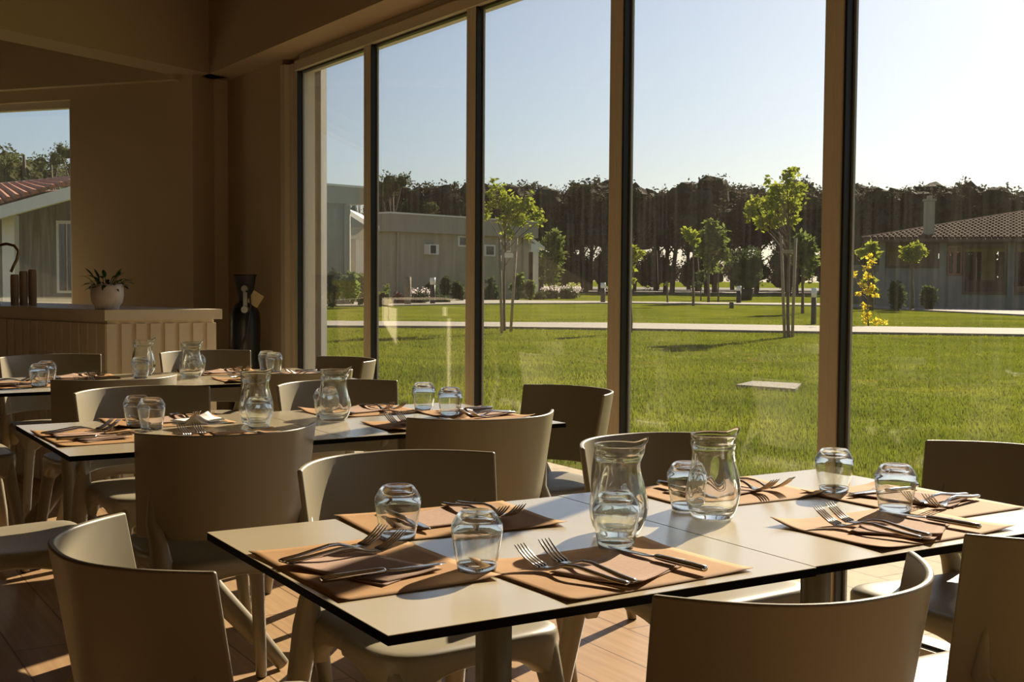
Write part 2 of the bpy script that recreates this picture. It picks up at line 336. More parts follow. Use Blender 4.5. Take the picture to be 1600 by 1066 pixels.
# windows of the glazed wall, one per bay
edges = [T0, -6.329, -5.187, -4.040, -2.888, -1.742, -.596, .55, 1.70]
for i in range(8):
    a, b = edges[i], edges[i+1]
    g0 = a + (0. if i == 0 else .128); g1 = b
    root = empty('window_%d' % (i+1), W(a), 0, 'tall fixed window bay with beige frame and black gasket', None, None, 'structure')
    bm = BM()
    def post(t0, t1, o0, o1, z0=0., z1=HZ+.06):
        vs = []
        hexa(bm, [W(t0, o0)[:2], W(t1, o0)[:2], W(t1, o1)[:2], W(t0, o1)[:2]], z0, z1)
    if i == 0:
        for (x0, x1, o0) in ((-.235, -.165, -.012), (-.165, -.12, .02), (-.12, -.06, .035), (-.06, 0, .015)): post(T0+x0, T0+x1, o0, .12)
    else:
        hexa(bm, [W(a+x_, o_)[:2] for x_, o_ in ((0, .003), (.003, 0), (.040, 0), (.042, .003), (.060, .004), (.071, .009), (.078, .018), (.080, .028), (.080, .05), (0, .05))], 0, HZ+.06)
    child('mullion', bm, M['frame'], root)
    bm = BM(); st = a if i == 0 else a+.080
    post(st, st+.010, .006, .050, .08, HZ); post(b-.006, b, .02, .050, .08, HZ); post(st, b, .02, .05, HZ-.012, HZ); post(st, b, .02, .05, .08, .090); child('gasket', bm, M['gasket'], root)
    bm = BM(); post(st+.010, st+.019, .036, .046, .09, HZ-.012); post(a+.006, a+.074, .05, .058) if i else None; child('spacer', bm, M['alu'], root)
    bm = BM(); post(a, b, -.012, .12, HZ, HZ+.055); post(a, b, .02, .13, HZ+.055, BZ)
    child('head_rail', bm, M['frame'], root)
    bm = BM(); post(a, b, .0, .12, 0, .08); child('bottom_rail', bm, M['frame'], root)
    bm = BM(); post(st+.008, b-.004, .038, .044, .085, HZ-.008); child('glass', bm, M['pane'], root)

# ------------------------------------------------------------------ chairs
def make_chair():
    root = empty('dining_chair')
    # backrest: a wide wrapped shell
    bm = BM(); nu, nz = 28, 8; HB, HT = .512, .78; th = .011
    def shell(s, k, off):
        # s -1..1 across, k 0..1 up
        hw = .222 + .016*k; yo = -.205 - .045*k
        a = abs(s); y = yo + .155*a**2.5 + off
        x = hw*math.copysign(1-(1-a)**1.0, s)
        # normal offset
        dy = .155*2.5*a**1.5*(1 if s > 0 else -1)/hw
        n = Vector((-dy, 1, 0)).normalized()
        z = HB + (HT-HB)*k - .012*(1-k)*(1-a**2)*0
        return Vector((x, yo+.155*a**2.5, z)) + n*off
    ss = [math.sin(math.pi/2*(-1+2*i/nu))*.35 + (-1+2*i/nu)*.65 for i in range(nu+1)]
    outer = [[bm.verts.new(shell(s, k/nz, -th/2)) for s in ss] for k in range(nz+1)]
    inner = [[bm.verts.new(shell(s, k/nz, th/2)) for s in ss] for k in range(nz+1)]
    for k in range(nz):
        for i in range(nu):
            bm.faces.new((outer[k][i], outer[k][i+1], outer[k+1][i+1], outer[k+1][i])); bm.faces.new((inner[k][i+1], inner[k][i], inner[k+1][i], inner[k+1][i+1]))
    for i in range(nu):
        bm.faces.new((outer[nz][i], outer[nz][i+1], inner[nz][i+1], inner[nz][i])); bm.faces.new((outer[0][i+1], outer[0][i], inner[0][i], inner[0][i+1]))
    for k in range(nz):
        bm.faces.new((outer[k+1][0], inner[k+1][0], inner[k][0], outer[k][0])); bm.faces.new((outer[k][nu], inner[k][nu], inner[k+1][nu], outer[k+1][nu]))
    bmesh.ops.recalc_face_normals(bm, faces=bm.faces)
    o = mesh_obj('backrest', bm, M['chair'], root, True)
    bv = o.modifiers.new('round', 'BEVEL'); bv.width = .0045; bv.segments = 3; bv.limit_method = 'ANGLE'; bv.angle_limit = math.radians(50); bv.harden_normals = True
    # seat: dished slab with arched rails running into the legs
    bm = BM(); seg, nr = 64, 9
    def outline(a):
        c, s_ = math.cos(a), math.sin(a); p = 6.0
        hx = .205 if s_ > 0 else .195; hy = .225
        r = 1/((abs(c)/1)**p + (abs(s_)/1)**p)**(1/p)
        x, y = hx*c*r, hy*s_*r
        return x*(1+.06*y/.22), y
    def corner_d(x, y): return min(math.hypot(abs(x)-.178, y-.19), math.hypot(abs(x)-.17, y+.185))
    rt = [0, .25, .5, .7, .82, .90, .95, .985, 1.0]; dz = [0, 0, 0, 0, -.001, -.003, -.006, -.012, -.02]
    top = []; tz = []
    for j, r in enumerate(rt):
        ring = []
        for k in range(seg):
            a = 2*math.pi*k/seg; x, y = outline(a)
            x *= r; y *= r; z = .468 + dz[j] - .014*(1-(r)**2)*1.0 + (.006*(y/.2) if y > 0 else .004*(y/.2)*-1)
            ring.append(bm.verts.new((x, y, z)))
        top.append(ring)
    cen = [v for v in top[0]]
    rb = [1.0, .985, .93, .84, .80]; bot = []
    for j, r in enumerate(rb):
        ring = []
        for k in range(seg):
            a = 2*math.pi*k/seg; x, y = outline(a); cdn = corner_d(x, y)
            dep = .046 + .075*math.exp(-(cdn/.055)**1.3)
            if j == 0: z = .468-.03
            elif j == 1: z = .468-dep+.006
            elif j in (2,): z = .468-dep
            elif j == 3: z = .468-dep+.004
            else: z = .468-.026
            ring.append(bm.verts.new((x*r, y*r, z)))
        bot.append(ring)
    rings = top[1:] + bot
    for i in range(len(rings)-1):
        for k in range(seg): bm.faces.new((rings[i][k], rings[i][(k+1) % seg], rings[i+1][(k+1) % seg], rings[i+1][k]))
    bmesh.ops.delete(bm, geom=top[0], context='VERTS')
    bm.faces.new(rings[0]); bm.faces.new(rings[-1][::-1]); bmesh.ops.recalc_face_normals(bm, faces=bm.faces)
    mesh_obj('seat', bm, M['chair'], root, True)
    for sx in (-1, 1):
        bm = BM()   # front leg
        pts = [(sx*.170, .180, .445), (sx*.174, .186, .40), (sx*.184, .196, .34), (sx*.202, .222, .18), (sx*.214, .236, .006)]
        tube(bm, pts, [.024, .025, .022, .019, .016], 14, True, [(1, 1.15)]*5); lg = mesh_obj('leg', bm, M['chair'], root, True)
        bm = BM(); tube(bm, [(sx*.2142, .2362, .008), (sx*.2145, .2366, 0)], .0135, 12); mesh_obj('foot_pad', bm, M['foot'], lg)
        bm = BM()   # rear leg carries on up the outside of the shell
        yb = lambda z: -.205-.045*(z-.525)/.255 + .155*(.197/.23)**2.5
        pts = [(sx*.201, yb(.68)+.008, .68), (sx*.200, yb(.62)+.007, .62), (sx*.198, yb(.555)+.004, .555), (sx*.194, -.140, .50), (sx*.190, -.160, .44), (sx*.193, -.178, .37), (sx*.207, -.210, .19), (sx*.222, -.242, .006)]
        tube(bm, pts, [.002, .010, .017, .023, .028, .026, .021, .0165], 14, True, [(1, 1), (1, .8), (1, .85), (1, 1), (1.05, 1.15), (1, 1.1), (1, 1), (1, 1)]); lg = mesh_obj('leg', bm, M['chair'], root, True)
        bm = BM(); tube(bm, [(sx*.2222, -.2422, .008), (sx*.2225, -.2426, 0)], .0135, 12); mesh_obj('foot_pad', bm, M['foot'], lg)
    return root
chair0 = make_chair()
FRONT, MID, BACK = 'front', 'middle', 'back'
chairs = [  # v, u, facing (deg in the table frame: 0 = towards +u), label
 (-.045, .467, -90, 'sand chair at left end of front table, sunlit inside of curved back showing'),
 (.5225, -.052, 1.5, 'sand plastic chair on near side of front table, wide back towards viewer'),
 (1.174, -.012, -2, 'sand plastic chair at right picture edge, near side of front table'),
 (.52, .905, 184, 'sand plastic chair at far side of front table, behind its left half'),
 (1.204, .895, 183, 'sand plastic chair on far side of front table behind the two jugs'),
 (1.682, .455, 90, 'sand plastic chair at right end of front table, back against the lawn view'),
 (.38, 1.832, 1, 'sand plastic chair on near side of middle table, left of its pair'),
 (1.125, 1.815, -1, 'sand plastic chair on near side of middle table, right of its pair'),
 (.487, 2.795, 187, 'sand plastic chair on far side of middle table, left one with sun wedge'),
 (1.167, 2.74, 181, 'sand plastic chair on far side of middle table behind the right jug'),
 (1.65, 2.24, 92, 'sand plastic chair at window end of middle table, beside the mullion'),
 (-.10, 2.14, -90, 'sand plastic chair at left end of middle table, only seat and legs showing'),
 (.517, 3.57, 3, 'sand plastic chair on near side of back table, left of its pair'),
 (1.255, 3.55, -2, 'sand plastic chair on near side of back table, right of its pair'),
 (.565, 4.75, 185, 'sand plastic chair on far side of back table before the dark bar front'),
 (1.316, 4.76, 182, 'sand plastic chair on far side of back table before the bar end panel'),
 (1.60, 4.05, 93, 'sand plastic chair at window end of back table'),
 (.0, 3.97, -90, 'sand plastic chair at left end of back table, cut by left picture edge'),
]
for i, (v, u, ang, lab) in enumerate(chairs):
    c = chair0 if i == 0 else copy_tree(chair0)
    c.location = T(v, u); c.rotation_euler = (0, 0, TA + math.radians(ang)); tag(c, lab, 'chair', 'dining chairs around the three tables')

# ------------------------------------------------------------------ tables
TW, TL, TZ = .7097, .7194, .73125
def make_table():
    root = empty('pedestal_table')
    bm = BM(); box(bm, (0, 0, TZ-.0005), (TL, TW, .0010)); mesh_obj('tabletop', bm, M['lam'], root)
    bm = BM(); box(bm, (0, 0, TZ-.0010-.0062), (TL, TW, .0124)); mesh_obj('core_edge', bm, M['core'], root)
    bm = BM(); box(bm, (0, 0, TZ-.0134-.008), (.30, .30, .016), bevel=.004); mesh_obj('mounting_plate', bm, M['base'], root)
    bm = BM(); box(bm, (0, 0, (.20+TZ-.0294)/2), (.052, .052, TZ-.0294-.20), math.radians(0), bevel=.012); mesh_obj('column', bm, M['base'], root, True)
    for k in range(4):
        a = math.radians(4+90*k); c, s = math.cos(a), math.sin(a)
        pts = [(.0*c, .0*s, .40), (.03*c, .03*s, .372), (.13*c, .13*s, .24), (.24*c, .24*s, .115), (.325*c, .325*s, .012)]
        bm = BM(); tube(bm, pts, [.020, .030, .034, .028, .020], 14, True, [(.8, 1)]*5); mesh_obj('splayed_leg', bm, M['base'], root, True)
    return root
table0 = make_table()
ORI = {FRONT: (0., 0.), MID: (-.01, 1.742), BACK: (.10, 3.50)}
first = True
for row in (FRONT, MID, BACK):
    ov, ou = ORI[row]
    for j, side in enumerate(('left', 'right')):
        t = table0 if first else copy_tree(table0); first = False
        t.location = T(ov + TL/2 + j*(TL+.003), ou + TW/2 + (0 if j == 0 else .006)); t.rotation_euler = (0, 0, TA)
        tag(t, 'cream square table with black edge, %s half of the %s laid row' % (side, row), 'table', 'cream pedestal tables pushed together in pairs')

# ------------------------------------------------------------------ place settings
def make_mat(seed, w=.345, d=.255):
    rnd = random.Random(seed); n = 20; m_ = 15; bm = BM(); g = []
    cl = [rnd.choice((.001, .003, .006, .013)) for _ in range(4)]; el = [rnd.uniform(.0, .0022) for _ in range(4)]; ph = rnd.uniform(0, 6)
    for j in range(m_+1):
        row = []
        for i in range(n+1):
            a, b = i/n*2-1, j/m_*2-1
            z = .0006
            for q, (sa, sb) in enumerate(((-1, -1), (1, -1), (1, 1), (-1, 1))):
                dd = max(0, (a*sa+b*sb)-1.35)/.65; z += cl[q]*dd**1.8
            z += el[0]*max(0, abs(a)-.8)**1*2*(.5+.5*math.sin(3*b+ph)) + el[1]*max(0, abs(b)-.8)*2*(.5+.5*math.sin(4*a+ph))
            row.append(bm.verts.new((a*w/2, b*d/2, z)))
        g.append(row)
    for j in range(m_):
        for i in range(n): bm.faces.new((g[j][i], g[j][i+1], g[j+1][i+1], g[j+1][i]))
    return bm
def make_napkin(seed, w=.19, d=.13):
    rnd = random.Random(seed); bm = BM()
    for lay in range(2):
        n = 10; g = []; off = .006*lay; sk = rnd.uniform(-.02, .03)
        for j in range(n+1):
            row = []
            for i in range(n+1):
                a, b = i/n*2-1, j/n*2-1
                lift = .004*max(0, a*b-.3) + .003*max(0, -a-b-1)
                x = a*w/2 + sk*b + off*.8; y = b*d/2*(1-.15*a*lay) + off*.4
                row.append(bm.verts.new((x, y, .0022+.0016*lay+lift)))
            g.append(row)
        for j in range(n):
            for i in range(n): bm.faces.new((g[j][i], g[j][i+1], g[j+1][i+1], g[j+1][i]))
    return bm
def sweep_flat(bm, st):                    # stations: (y, z, halfwidth, halfthick)
    rings = []
    for (y, z, hw, ht) in st:
        rings.append([bm.verts.new((hw*math.cos(a)*(1 if abs(math.cos(a)) > .9 else .92), y, z + ht*math.sin(a))) for a in [2*math.pi*k/10 for k in range(10)]])
    for i in range(len(rings)-1):
        for k in range(10): bm.faces.new((rings[i][k], rings[i][(k+1) % 10], rings[i+1][(k+1) % 10], rings[i+1][k]))
    bm.faces.new(rings[0][::-1]); bm.faces.new(rings[-1])
def make_fork():
    root = empty('fork')
    bm = BM()
    sweep_flat(bm, [(-.104, .0040, .005, .0024), (-.098, .0045, .0072, .0032), (-.07, .0060, .0066, .0032), (-.04, .0095, .0052, .0030), (-.012, .0130, .0040, .0028), (.008, .0120, .0036, .0026), (.022, .0080, .0042, .0024), (.032, .0046, .0070, .0018), (.042, .0026, .0110, .0014), (.052, .0024, .0124, .0013), (.058, .0032, .0126, .0012)])
    bmesh.ops.recalc_face_normals(bm, faces=bm.faces); mesh_obj('handle', bm, M['steel'], root, True)
    for k in range(4):
        x = -.0102 + k*.0068; bm = BM(); st = []
        for (y, z) in ((.056, .0030), (.068, .0068), (.080, .0135), (.091, .0215), (.101, .0300)):
            st.append((x*(1+.0*y), y, z))
        tube(bm, st, [.0022, .0019, .0017, .0015, .0007], 6, True); mesh_obj('tine', bm, M['steel'], root, True)
    return root
def make_knife():
    root = empty('table_knife')
    bm = BM(); sweep_flat(bm, [(-.105, .0065, .0045, .003), (-.103, .0065, .0072, .0050), (-.08, .0065, .0078, .0054), (-.02, .0065, .0068, .0050), (-.004, .0065, .0060, .0046), (0, .0062, .0040, .003)])
    bmesh.ops.recalc_face_normals(bm, faces=bm.faces); mesh_obj('handle', bm, M['steel'], root, True)
    bm = BM(); sweep_flat(bm, [(-.002, .006, .0045, .002), (.006, .0055, .0050, .0016), (.02, .0048, .0085, .0010), (.06, .0042, .0090, .0009), (.088, .0040, .0075, .0008), (.104, .0038, .002, .0006)])
    bmesh.ops.recalc_face_normals(bm, faces=bm.faces); mesh_obj('blade', bm, M['steel'], root, True)
    return root
def make_tumbler():
    bm = BM()
    prof = [(.0275, 0), (.0288, .0), (.0310, .012), (.0348, .034), (.0380, .054), (.0388, .064), (.0380, .0695), (.0325, .0800), (.0265, .0875), (.0230, .0890), (.0200, .0884), (.0150, .0872), (0, .0868),
            ]
    inn = [(0, .0790), (.0150, .0788), (.0245, .0770), (.0315, .0715), (.0366, .0635), (.0364, .0540), (.0334, .034), (.0297, .012), (.0275, 0)]
    rings = prof + inn[:-1]
    seg = 48
    allr = []
    for r, z in rings:
        if r < 1e-6: allr.append([bm.verts.new((0, 0, z))])
        else: allr.append([bm.verts.new((r*math.cos(2*math.pi*k/seg), r*math.sin(2*math.pi*k/seg), z)) for k in range(seg)])
    def bridge(A, B):
        if len(A) == 1 and len(B) == 1: return
        for k in range(seg):
            k2 = (k+1) % seg
            if len(A) == 1: bm.faces.new((A[0], B[k2], B[k]))
            elif len(B) == 1: bm.faces.new((A[k], A[k2], B[0]))
            else: bm.faces.new((A[k], A[k2], B[k2], B[k]))
    for i in range(len(allr)-1): bridge(allr[i], allr[i+1])
    bridge(allr[-1], allr[0]); bmesh.ops.recalc_face_normals(bm, faces=bm.faces)
    return mesh_obj('tumbler', bm, M['glass'], None, True)
def make_jug():
    bm = BM(); seg = 96
    def fl(r, z, a, inner):
        k = max(0, min(1, (z-.006)/.03))*max(0, min(1, (.128-z)/.03))
        amp = .038*k*(.3 if inner else 1.)
        tw = 5*(a + 6.5*z)
        rr = r*(1 + amp*math.cos(tw) + amp*.35*math.sin(2*tw+1))
        dz = 0
        if z > .125:                       # spout at angle 0
            s = math.exp(-(((a+math.pi) % (2*math.pi)-math.pi)/.33)**2); h = (z-.125)/.03
            rr += .012*s*h; dz = .010*s*h
        return rr, z+dz
    outer = [(0, .0020), (.025, .0018), (.033, 0), (.038, .003), (.0435, .014), (.0485, .030), (.0500, .046), (.0490, .060), (.0455, .076), (.0425, .092), (.0395, .106), (.0382, .116), (.0385, .124), (.0400, .130), (.0414, .134), (.0414, .139), (.0402, .1425), (.0405, .147), (.0418, .152), (.0415, .1545)]
    inner = [(.0398, .1545), (.0392, .150), (.0382, .142), (.0376, .134), (.0360, .122), (.0356, .114), (.0368, .104), (.0398, .090), (.0428, .075), (.0462, .060), (.0472, .046), (.0457, .030), (.0405, .018), (.030, .0125), (0, .0115)]
    R = []
    for lst, inn in ((outer, False), (inner, True)):
        for r, z in lst:
            if r < 1e-6: R.append([bm.verts.new((0, 0, z))]); continue
            ring = []
            for k in range(seg):
                a = 2*math.pi*k/seg; rr, zz = fl(r, z, a, inn); ring.append(bm.verts.new((rr*math.cos(a), rr*math.sin(a), zz)))
            R.append(ring)
    for i in range(len(R)-1):
        A, B = R[i], R[i+1]
        for k in range(seg):
            k2 = (k+1) % seg
            if len(A) == 1: bm.faces.new((A[0], B[k2], B[k]))
            elif len(B) == 1: bm.faces.new((A[k], A[k2], B[0]))
            else: bm.faces.new((A[k], A[k2], B[k2], B[k]))
    bmesh.ops.recalc_face_normals(bm, faces=bm.faces)
    return mesh_obj('water_jug', bm, M['glass'], None, True)
fork0 = make_fork(); knife0 = make_knife(); tum0 = make_tumbler(); jug0 = make_jug()
used = set()
def place(o, loc, rz):
    c = o if o.name not in used else copy_tree(o)
    if o.name not in used: used.add(o.name)
    c.location = loc; c.rotation_euler = (0, 0, rz); return c
# seat: centre of the mat (v, u) in the row's own frame, facing angle, wording
SEATS = {'left end': (.135, .345, -90), 'far left': (.405, .592, 180), 'near left': (.442, .150, 0), 'far right': (1.035, .575, 180), 'near right': (1.062, .158, 0), 'right end': (1.300, .325, 90)}
ROWS = {FRONT: 'front table row', MID: 'middle table row', BACK: 'back table row'}
# tumbler positions measured in the frame of T()
TUM = {(FRONT, 'far left'): (.257, .497), (FRONT, 'left end'): (.259, .235), (FRONT, 'near left'): (.533, .261), (FRONT, 'far right'): (.849, .466), (FRONT, 'near right'): (1.176, .253), (FRONT, 'right end'): (1.236, .467),
       (MID, 'far left'): (.286, 2.256), (MID, 'left end'): (.303, 2.165), (MID, 'near left'): (.575, 2.045), (MID, 'far right'): (.857, 2.225), (MID, 'near right'): (1.21, 2.07), (MID, 'right end'): (1.22, 2.27),
       (BACK, 'far left'): (.345, 3.85), (BACK, 'left end'): (.291, 3.71), (BACK, 'near left'): (.738, 3.93), (BACK, 'far right'): (1.0, 4.0), (BACK, 'near right'): (1.354, 4.00), (BACK, 'right end'): (1.363, 4.12)}
seed = 0
for row in (FRONT, MID, BACK):
    ov, ou = ORI[row]
    for seat, (sv, su, ang) in SEATS.items():
        seed += 1; rnd = random.Random(seed*11)
        where = '%s place of the %s' % (seat, ROWS[row])
        jit = math.radians(rnd.uniform(-3, 3))
        if row == FRONT: jit = math.radians({'left end': 1, 'far left': -4, 'near left': 3, 'far right': -2, 'near right': 2, 'right end': 1}[seat])
        rz = TA + math.radians(ang) + jit
        c = T(ov+sv, ou+su, TZ)
        X = Vector((math.cos(rz), math.sin(rz), 0)); Y = Vector((-math.sin(rz), math.cos(rz), 0))
        lift = Vector((0, 0, .0004*(seat in ('near left', 'near right', 'right end')) + .0003))
        m = mesh_obj('placemat', make_mat(seed), M['kraft'], None, True, c+lift, rz); sl_ = m.modifiers.new('paper', 'SOLIDIFY'); sl_.thickness = .0005; sl_.offset = 1
        tag(m, 'brown kraft paper placemat with curled corners, ' + where, 'placemat', 'kraft paper placemats')
        mid_near = (row == MID and seat == 'near left')
        nk = mesh_obj('napkin', make_napkin(seed*3), M['whitenap'] if mid_near else M['napkin'], None, True, c+lift+X*.012-Y*.02, rz+math.radians(18+rnd.uniform(-8, 12)))
        sl_ = nk.modifiers.new('paper', 'SOLIDIFY'); sl_.thickness = .0008; sl_.offset = 1
        tag(nk, ('white folded paper napkin, ' if mid_near else 'rosy brown folded paper napkin, ')+where, 'napkin', None if mid_near else 'brown paper napkins')
        if mid_near: nk.location = at(312, 668, TZ+.002); nk.scale = (.7, .8, 5); nk.rotation_euler = (0, 0, rz+.5)
        zt = Vector((0, 0, .0055)) + lift
        for k, nm in ((0, 'outer'), (1, 'inner')):
            f = place(fork0, c + zt - X*(.088-.034*k) - Y*(.018-.006*k) + (Vector((0, 0, .0005*k))), rz + math.radians((5, -2)[k] + rnd.uniform(-3, 3) + 7))
            tag(f, '%s steel fork with raised tines, %s' % (nm, where), 'fork', 'forks laid in pairs')
        kf = place(knife0, c + zt + X*.078 - Y*.012 - Vector((0, 0, .0010)), rz + math.radians(3+rnd.uniform(-4, 4)))
        tag(kf, 'steel table knife lying across the napkin, ' + where, 'knife', 'table knives')
        tv, tu = TUM[(row, seat)]
        g = place(tum0, T(tv, tu, TZ+.0022), rnd.uniform(0, 6)); tag(g, 'clear tumbler turned upside down, ' + where, 'glass', 'upturned tumblers')
JUG = [(.603, .352, 'front', 'left'), (.842, .385, 'front', 'right'), (.604, 2.15, 'middle', 'left'), (.843, 2.13, 'middle', 'right'), (.795, 4.10, 'back', 'left'), (.932, 3.86, 'back', 'right')]
for i, (v, u, row, side) in enumerate(JUG):
    j = place(jug0, T(v, u, TZ+.0008), math.radians((12, 20, 35, 10, 20, 25)[i])); tag(j, 'swirled clear glass jug with spout, %s one on the %s table row' % (side, row), 'jug', 'glass water jugs')

# ------------------------------------------------------------------ bar counter and things on it
bc = Vector((-2.154, 6.594, 0)); bl = Vector((-.77, .638, 0)).normalized(); be_ = V*.638
bar = empty('bar_counter', bc, 0, 'cream bar counter clad in upright boards, end panel sunlit', 'counter')
bn = Vector((-bl.y, bl.x, 0));  bn = bn if bn.dot(Vector((0, -1, 0))) > 0 else -bn
def PR(bm, p0, p1, p2, p3, z0, z1): hexa(bm, [p[:2] for p in (p0, p1, p2, p3)], z0, z1)
LB = 3.4
i0 = bc + V*.02 + bl*.02
bm = BM(); PR(bm, bc+U*0, bc+be_, bc+be_+bl*LB, bc+bl*LB, .925, .98); child('worktop', bm, M['bar'], bar)
a = bc + V*.012 + bl*.015 + U*.02; 
bm = BM(); p0 = bc+V*.03+bl*.03; PR(bm, p0, bc+be_-V*.03+bl*.03, bc+be_-V*.03+bl*LB, p0+bl*(LB-.03), .0, .925); child('body', bm, M['bar'], bar)
bm = BM()
npl = 8
for k in range(npl):
    s0 = .012 + k*.0775; A = bc + V*s0 + U*.012; B_ = bc + V*(s0+.052) + U*.012
    PR(bm, A, B_, B_+U*.03, A+U*.03, .02, .905)
child('end_boards', bm, M['bar'], bar)
bm = BM()
for k in range(38):
    s0 = .02 + k*.086; A = bc + bl*s0 + V*.012; B_ = bc + bl*(s0+.066) + V*.012
    PR(bm, A, B_, B_+V*.03, A+V*.03, .02, .905)
child('front_boards', bm, M['bar'], bar)
bm = BM(); PR(bm, bc+V*.035+bl*.01, bc+V*.06+bl*.01, bc+V*.06+bl*LB, bc+V*.035+bl*LB, 0, .03); child('plinth', bm, M['gasket'], bar)
# plant pot
pp = at(163, 484.5, .98) + Vector((-.01, .08, 0))
pot = empty('potted_plant', pp, 0, 'small leafy plant in a pale round pot on the bar', 'plant')
bm = BM(); lathe(bm, [(0, 0), (.060, 0), (.063, .004), (.066, .022), (.080, .040), (.086, .075), (.085, .12), (.080, .137), (.074, .137), (.077, .11), (.06, .105), (0, .105)], 36); mesh_obj('pot', bm, M['pot'], pot, True)
bm = BM(); lathe(bm, [(0, .118), (.05, .122), (.074, .115), (.074, .108), (0, .106)], 24); mesh_obj('soil', bm, M['soil'], pot, True)
def leaf_blade(bm, base, dirv, length, width, droop=.5, fold=.15):
    d = Vector(dirv).normalized(); side = d.cross(Vector((0, 0, 1)))
    if side.length < .01: side = Vector((1, 0, 0))
    side.normalize(); prev = None; n = 5; p = Vector(base)
    for i in range(n+1):
        t = i/n; wd = width*math.sin(math.pi*min(1, t*.9+.08))**.8*.5
        if i == n: wd = .0008
        a, b, c = bm.verts.new(p - side*wd), bm.verts.new(p - Vector((0, 0, wd*fold))), bm.verts.new(p + side*wd)
        if prev: bm.faces.new((prev[0], prev[1], b, a)); bm.faces.new((prev[1], prev[2], c, b))
        prev = (a, b, c); d = (d + Vector((0, 0, -droop/n))).normalized(); p = p + d*length/n
bm = BM(); rn = random.Random(5)
for k in range(46):
    a = rn.uniform(0, 6.28); e = rn.uniform(.1, 1.3); r = rn.uniform(0, .05)
    st = Vector((r*math.cos(a), r*math.sin(a), .12)); dv = Vector((math.cos(a)*math.cos(e), math.sin(a)*math.cos(e), math.sin(e)))
    tip = st + dv*rn.uniform(.02, .07); tube(bm, [st, st+dv*.02, tip], .0016, 5); leaf_blade(bm, tip, dv, rn.uniform(.04, .075), rn.uniform(.016, .028), rn.uniform(.5, 1.3))
mesh_obj('foliage', bm, M['houseplant'], pot, True)
# upright brown containers and the swan-neck tap
for k, (x, h, lab) in enumerate(((17, .185, 'leftmost of three, under the tap'), (31, .205, 'middle one of three'), (45, .215, 'rightmost and tallest of three'))):
    p = at(x, 477.5, .98) + Vector((0, .06, 0)); bm = BM(); lathe(bm, [(0, 0), (.022, 0), (.0235, .003), (.0245, h*.5), (.024, h*.92), (.022, h*.985), (.019, h), (0, h*.99)], 24)
    c = mesh_obj('paper_canister', bm, M['tube'], None, True, p); tag(c, 'upright brown card canister on the bar, '+lab, 'canister', 'brown canisters on the bar')
tp = at(-16, 478, .98) + Vector((0, .06, 0))
tap = empty('swan_neck_tap', tp, 0, 'curved bronze swan neck tap on the bar at left picture edge', 'tap')
bm = BM(); lathe(bm, [(0, 0), (.035, 0), (.035, .01), (.02, .016), (.018, .30), (0, .30)], 24); mesh_obj('post', bm, M['brass'], tap, True)
def rel(px_, py_): return atY(px_, py_, tp.y) - tp
bm = BM(); tube(bm, [(0, 0, .29), (0, 0, .34), rel(-4, 384), rel(10, 381), rel(22, 384), rel(29, 393), rel(27, 404), rel(21, 416), rel(17, 425)], .0085, 12); mesh_obj('spout', bm, M['brass'], tap, True)
bm = BM(); tube(bm, [(0, -.012, .30), rel(0, 398)+Vector((0, -.03, 0)), rel(3, 410)+Vector((0, -.04, 0))], .006, 10); mesh_obj('lever', bm, M['brass'], tap, True)
# gas cylinder
gp = Vector((-1.69, 7.9, 0)); gas = empty('gas_cylinder', gp, 0, 'tall black gas cylinder with cap and regulator beside the window wall', 'cylinder')
bm = BM(); lathe(bm, [(0, 0), (.088, 0), (.095, .01), (.095, .87), (.090, .93), (.066, .985), (.045, 1.0), (0, 1.0)], 36); mesh_obj('body', bm, M['black'], gas, True)
bm = BM(); lathe(bm, [(0, 1.0), (.04, 1.0), (.042, 1.03), (.058, 1.09), (.066, 1.16), (.072, 1.165), (.072, 1.175), (.060, 1.175), (.055, 1.12), (0, 1.12)], 30); mesh_obj('cap', bm, M['blackmatt'], gas, True)
bm = BM()
for (x, z, r) in ((.02, 1.085, .022), (.02, .955, .024)):
    r_ = bmesh.ops.create_cone(bm, cap_ends=True, segments=20, radius1=r, radius2=r*.9, depth=.03)
    bmesh.ops.rotate(bm, cent=(0, 0, 0), matrix=Matrix.Rotation(math.pi/2, 3, 'X'), verts=r_['verts']); bmesh.ops.translate(bm, vec=(x, -.105, z), verts=r_['verts'])
box(bm, (.022, -.10, 1.02), (.026, .014, .12), bevel=.003); child_r = mesh_obj('regulator', bm, M['greymetal'], gas, False)
bm = BM(); box(bm, (0, 0, 0), (.075, .002, .085)); tgo = mesh_obj('paper_tag', bm, M['tagp'], gas); tgo.location = (.082, -.085, 1.02); tgo.rotation_euler = (0, math.radians(32), 0)
bm = BM(); tube(bm, [(.03, -.12, 1.07), (.055, -.125, 1.06), (.06, -.125, .98), (.05, -.12, .90), (.03, -.115, .80), (-.01, -.11, .70), (-.06, -.11, .62)], .006, 8); mesh_obj('hose', bm, M['blackmatt'], gas, True)
bm = BM(); c1 = bc + be_ + bl*.1 + Vector((.012, .0, .62)); tube(bm, [c1, c1+Vector((.03, .05, -.09)), c1+Vector((.10, .25, -.22)), c1+Vector((.16, .55, -.38)), gp+Vector((-.10, -.05, .10)), gp+Vector((-.11, -.02, .012))], .007, 8)
tag(mesh_obj('cable', bm, M['blackmatt'], None, True), 'black cable looping from the bar end down to the gas cylinder', 'cable')

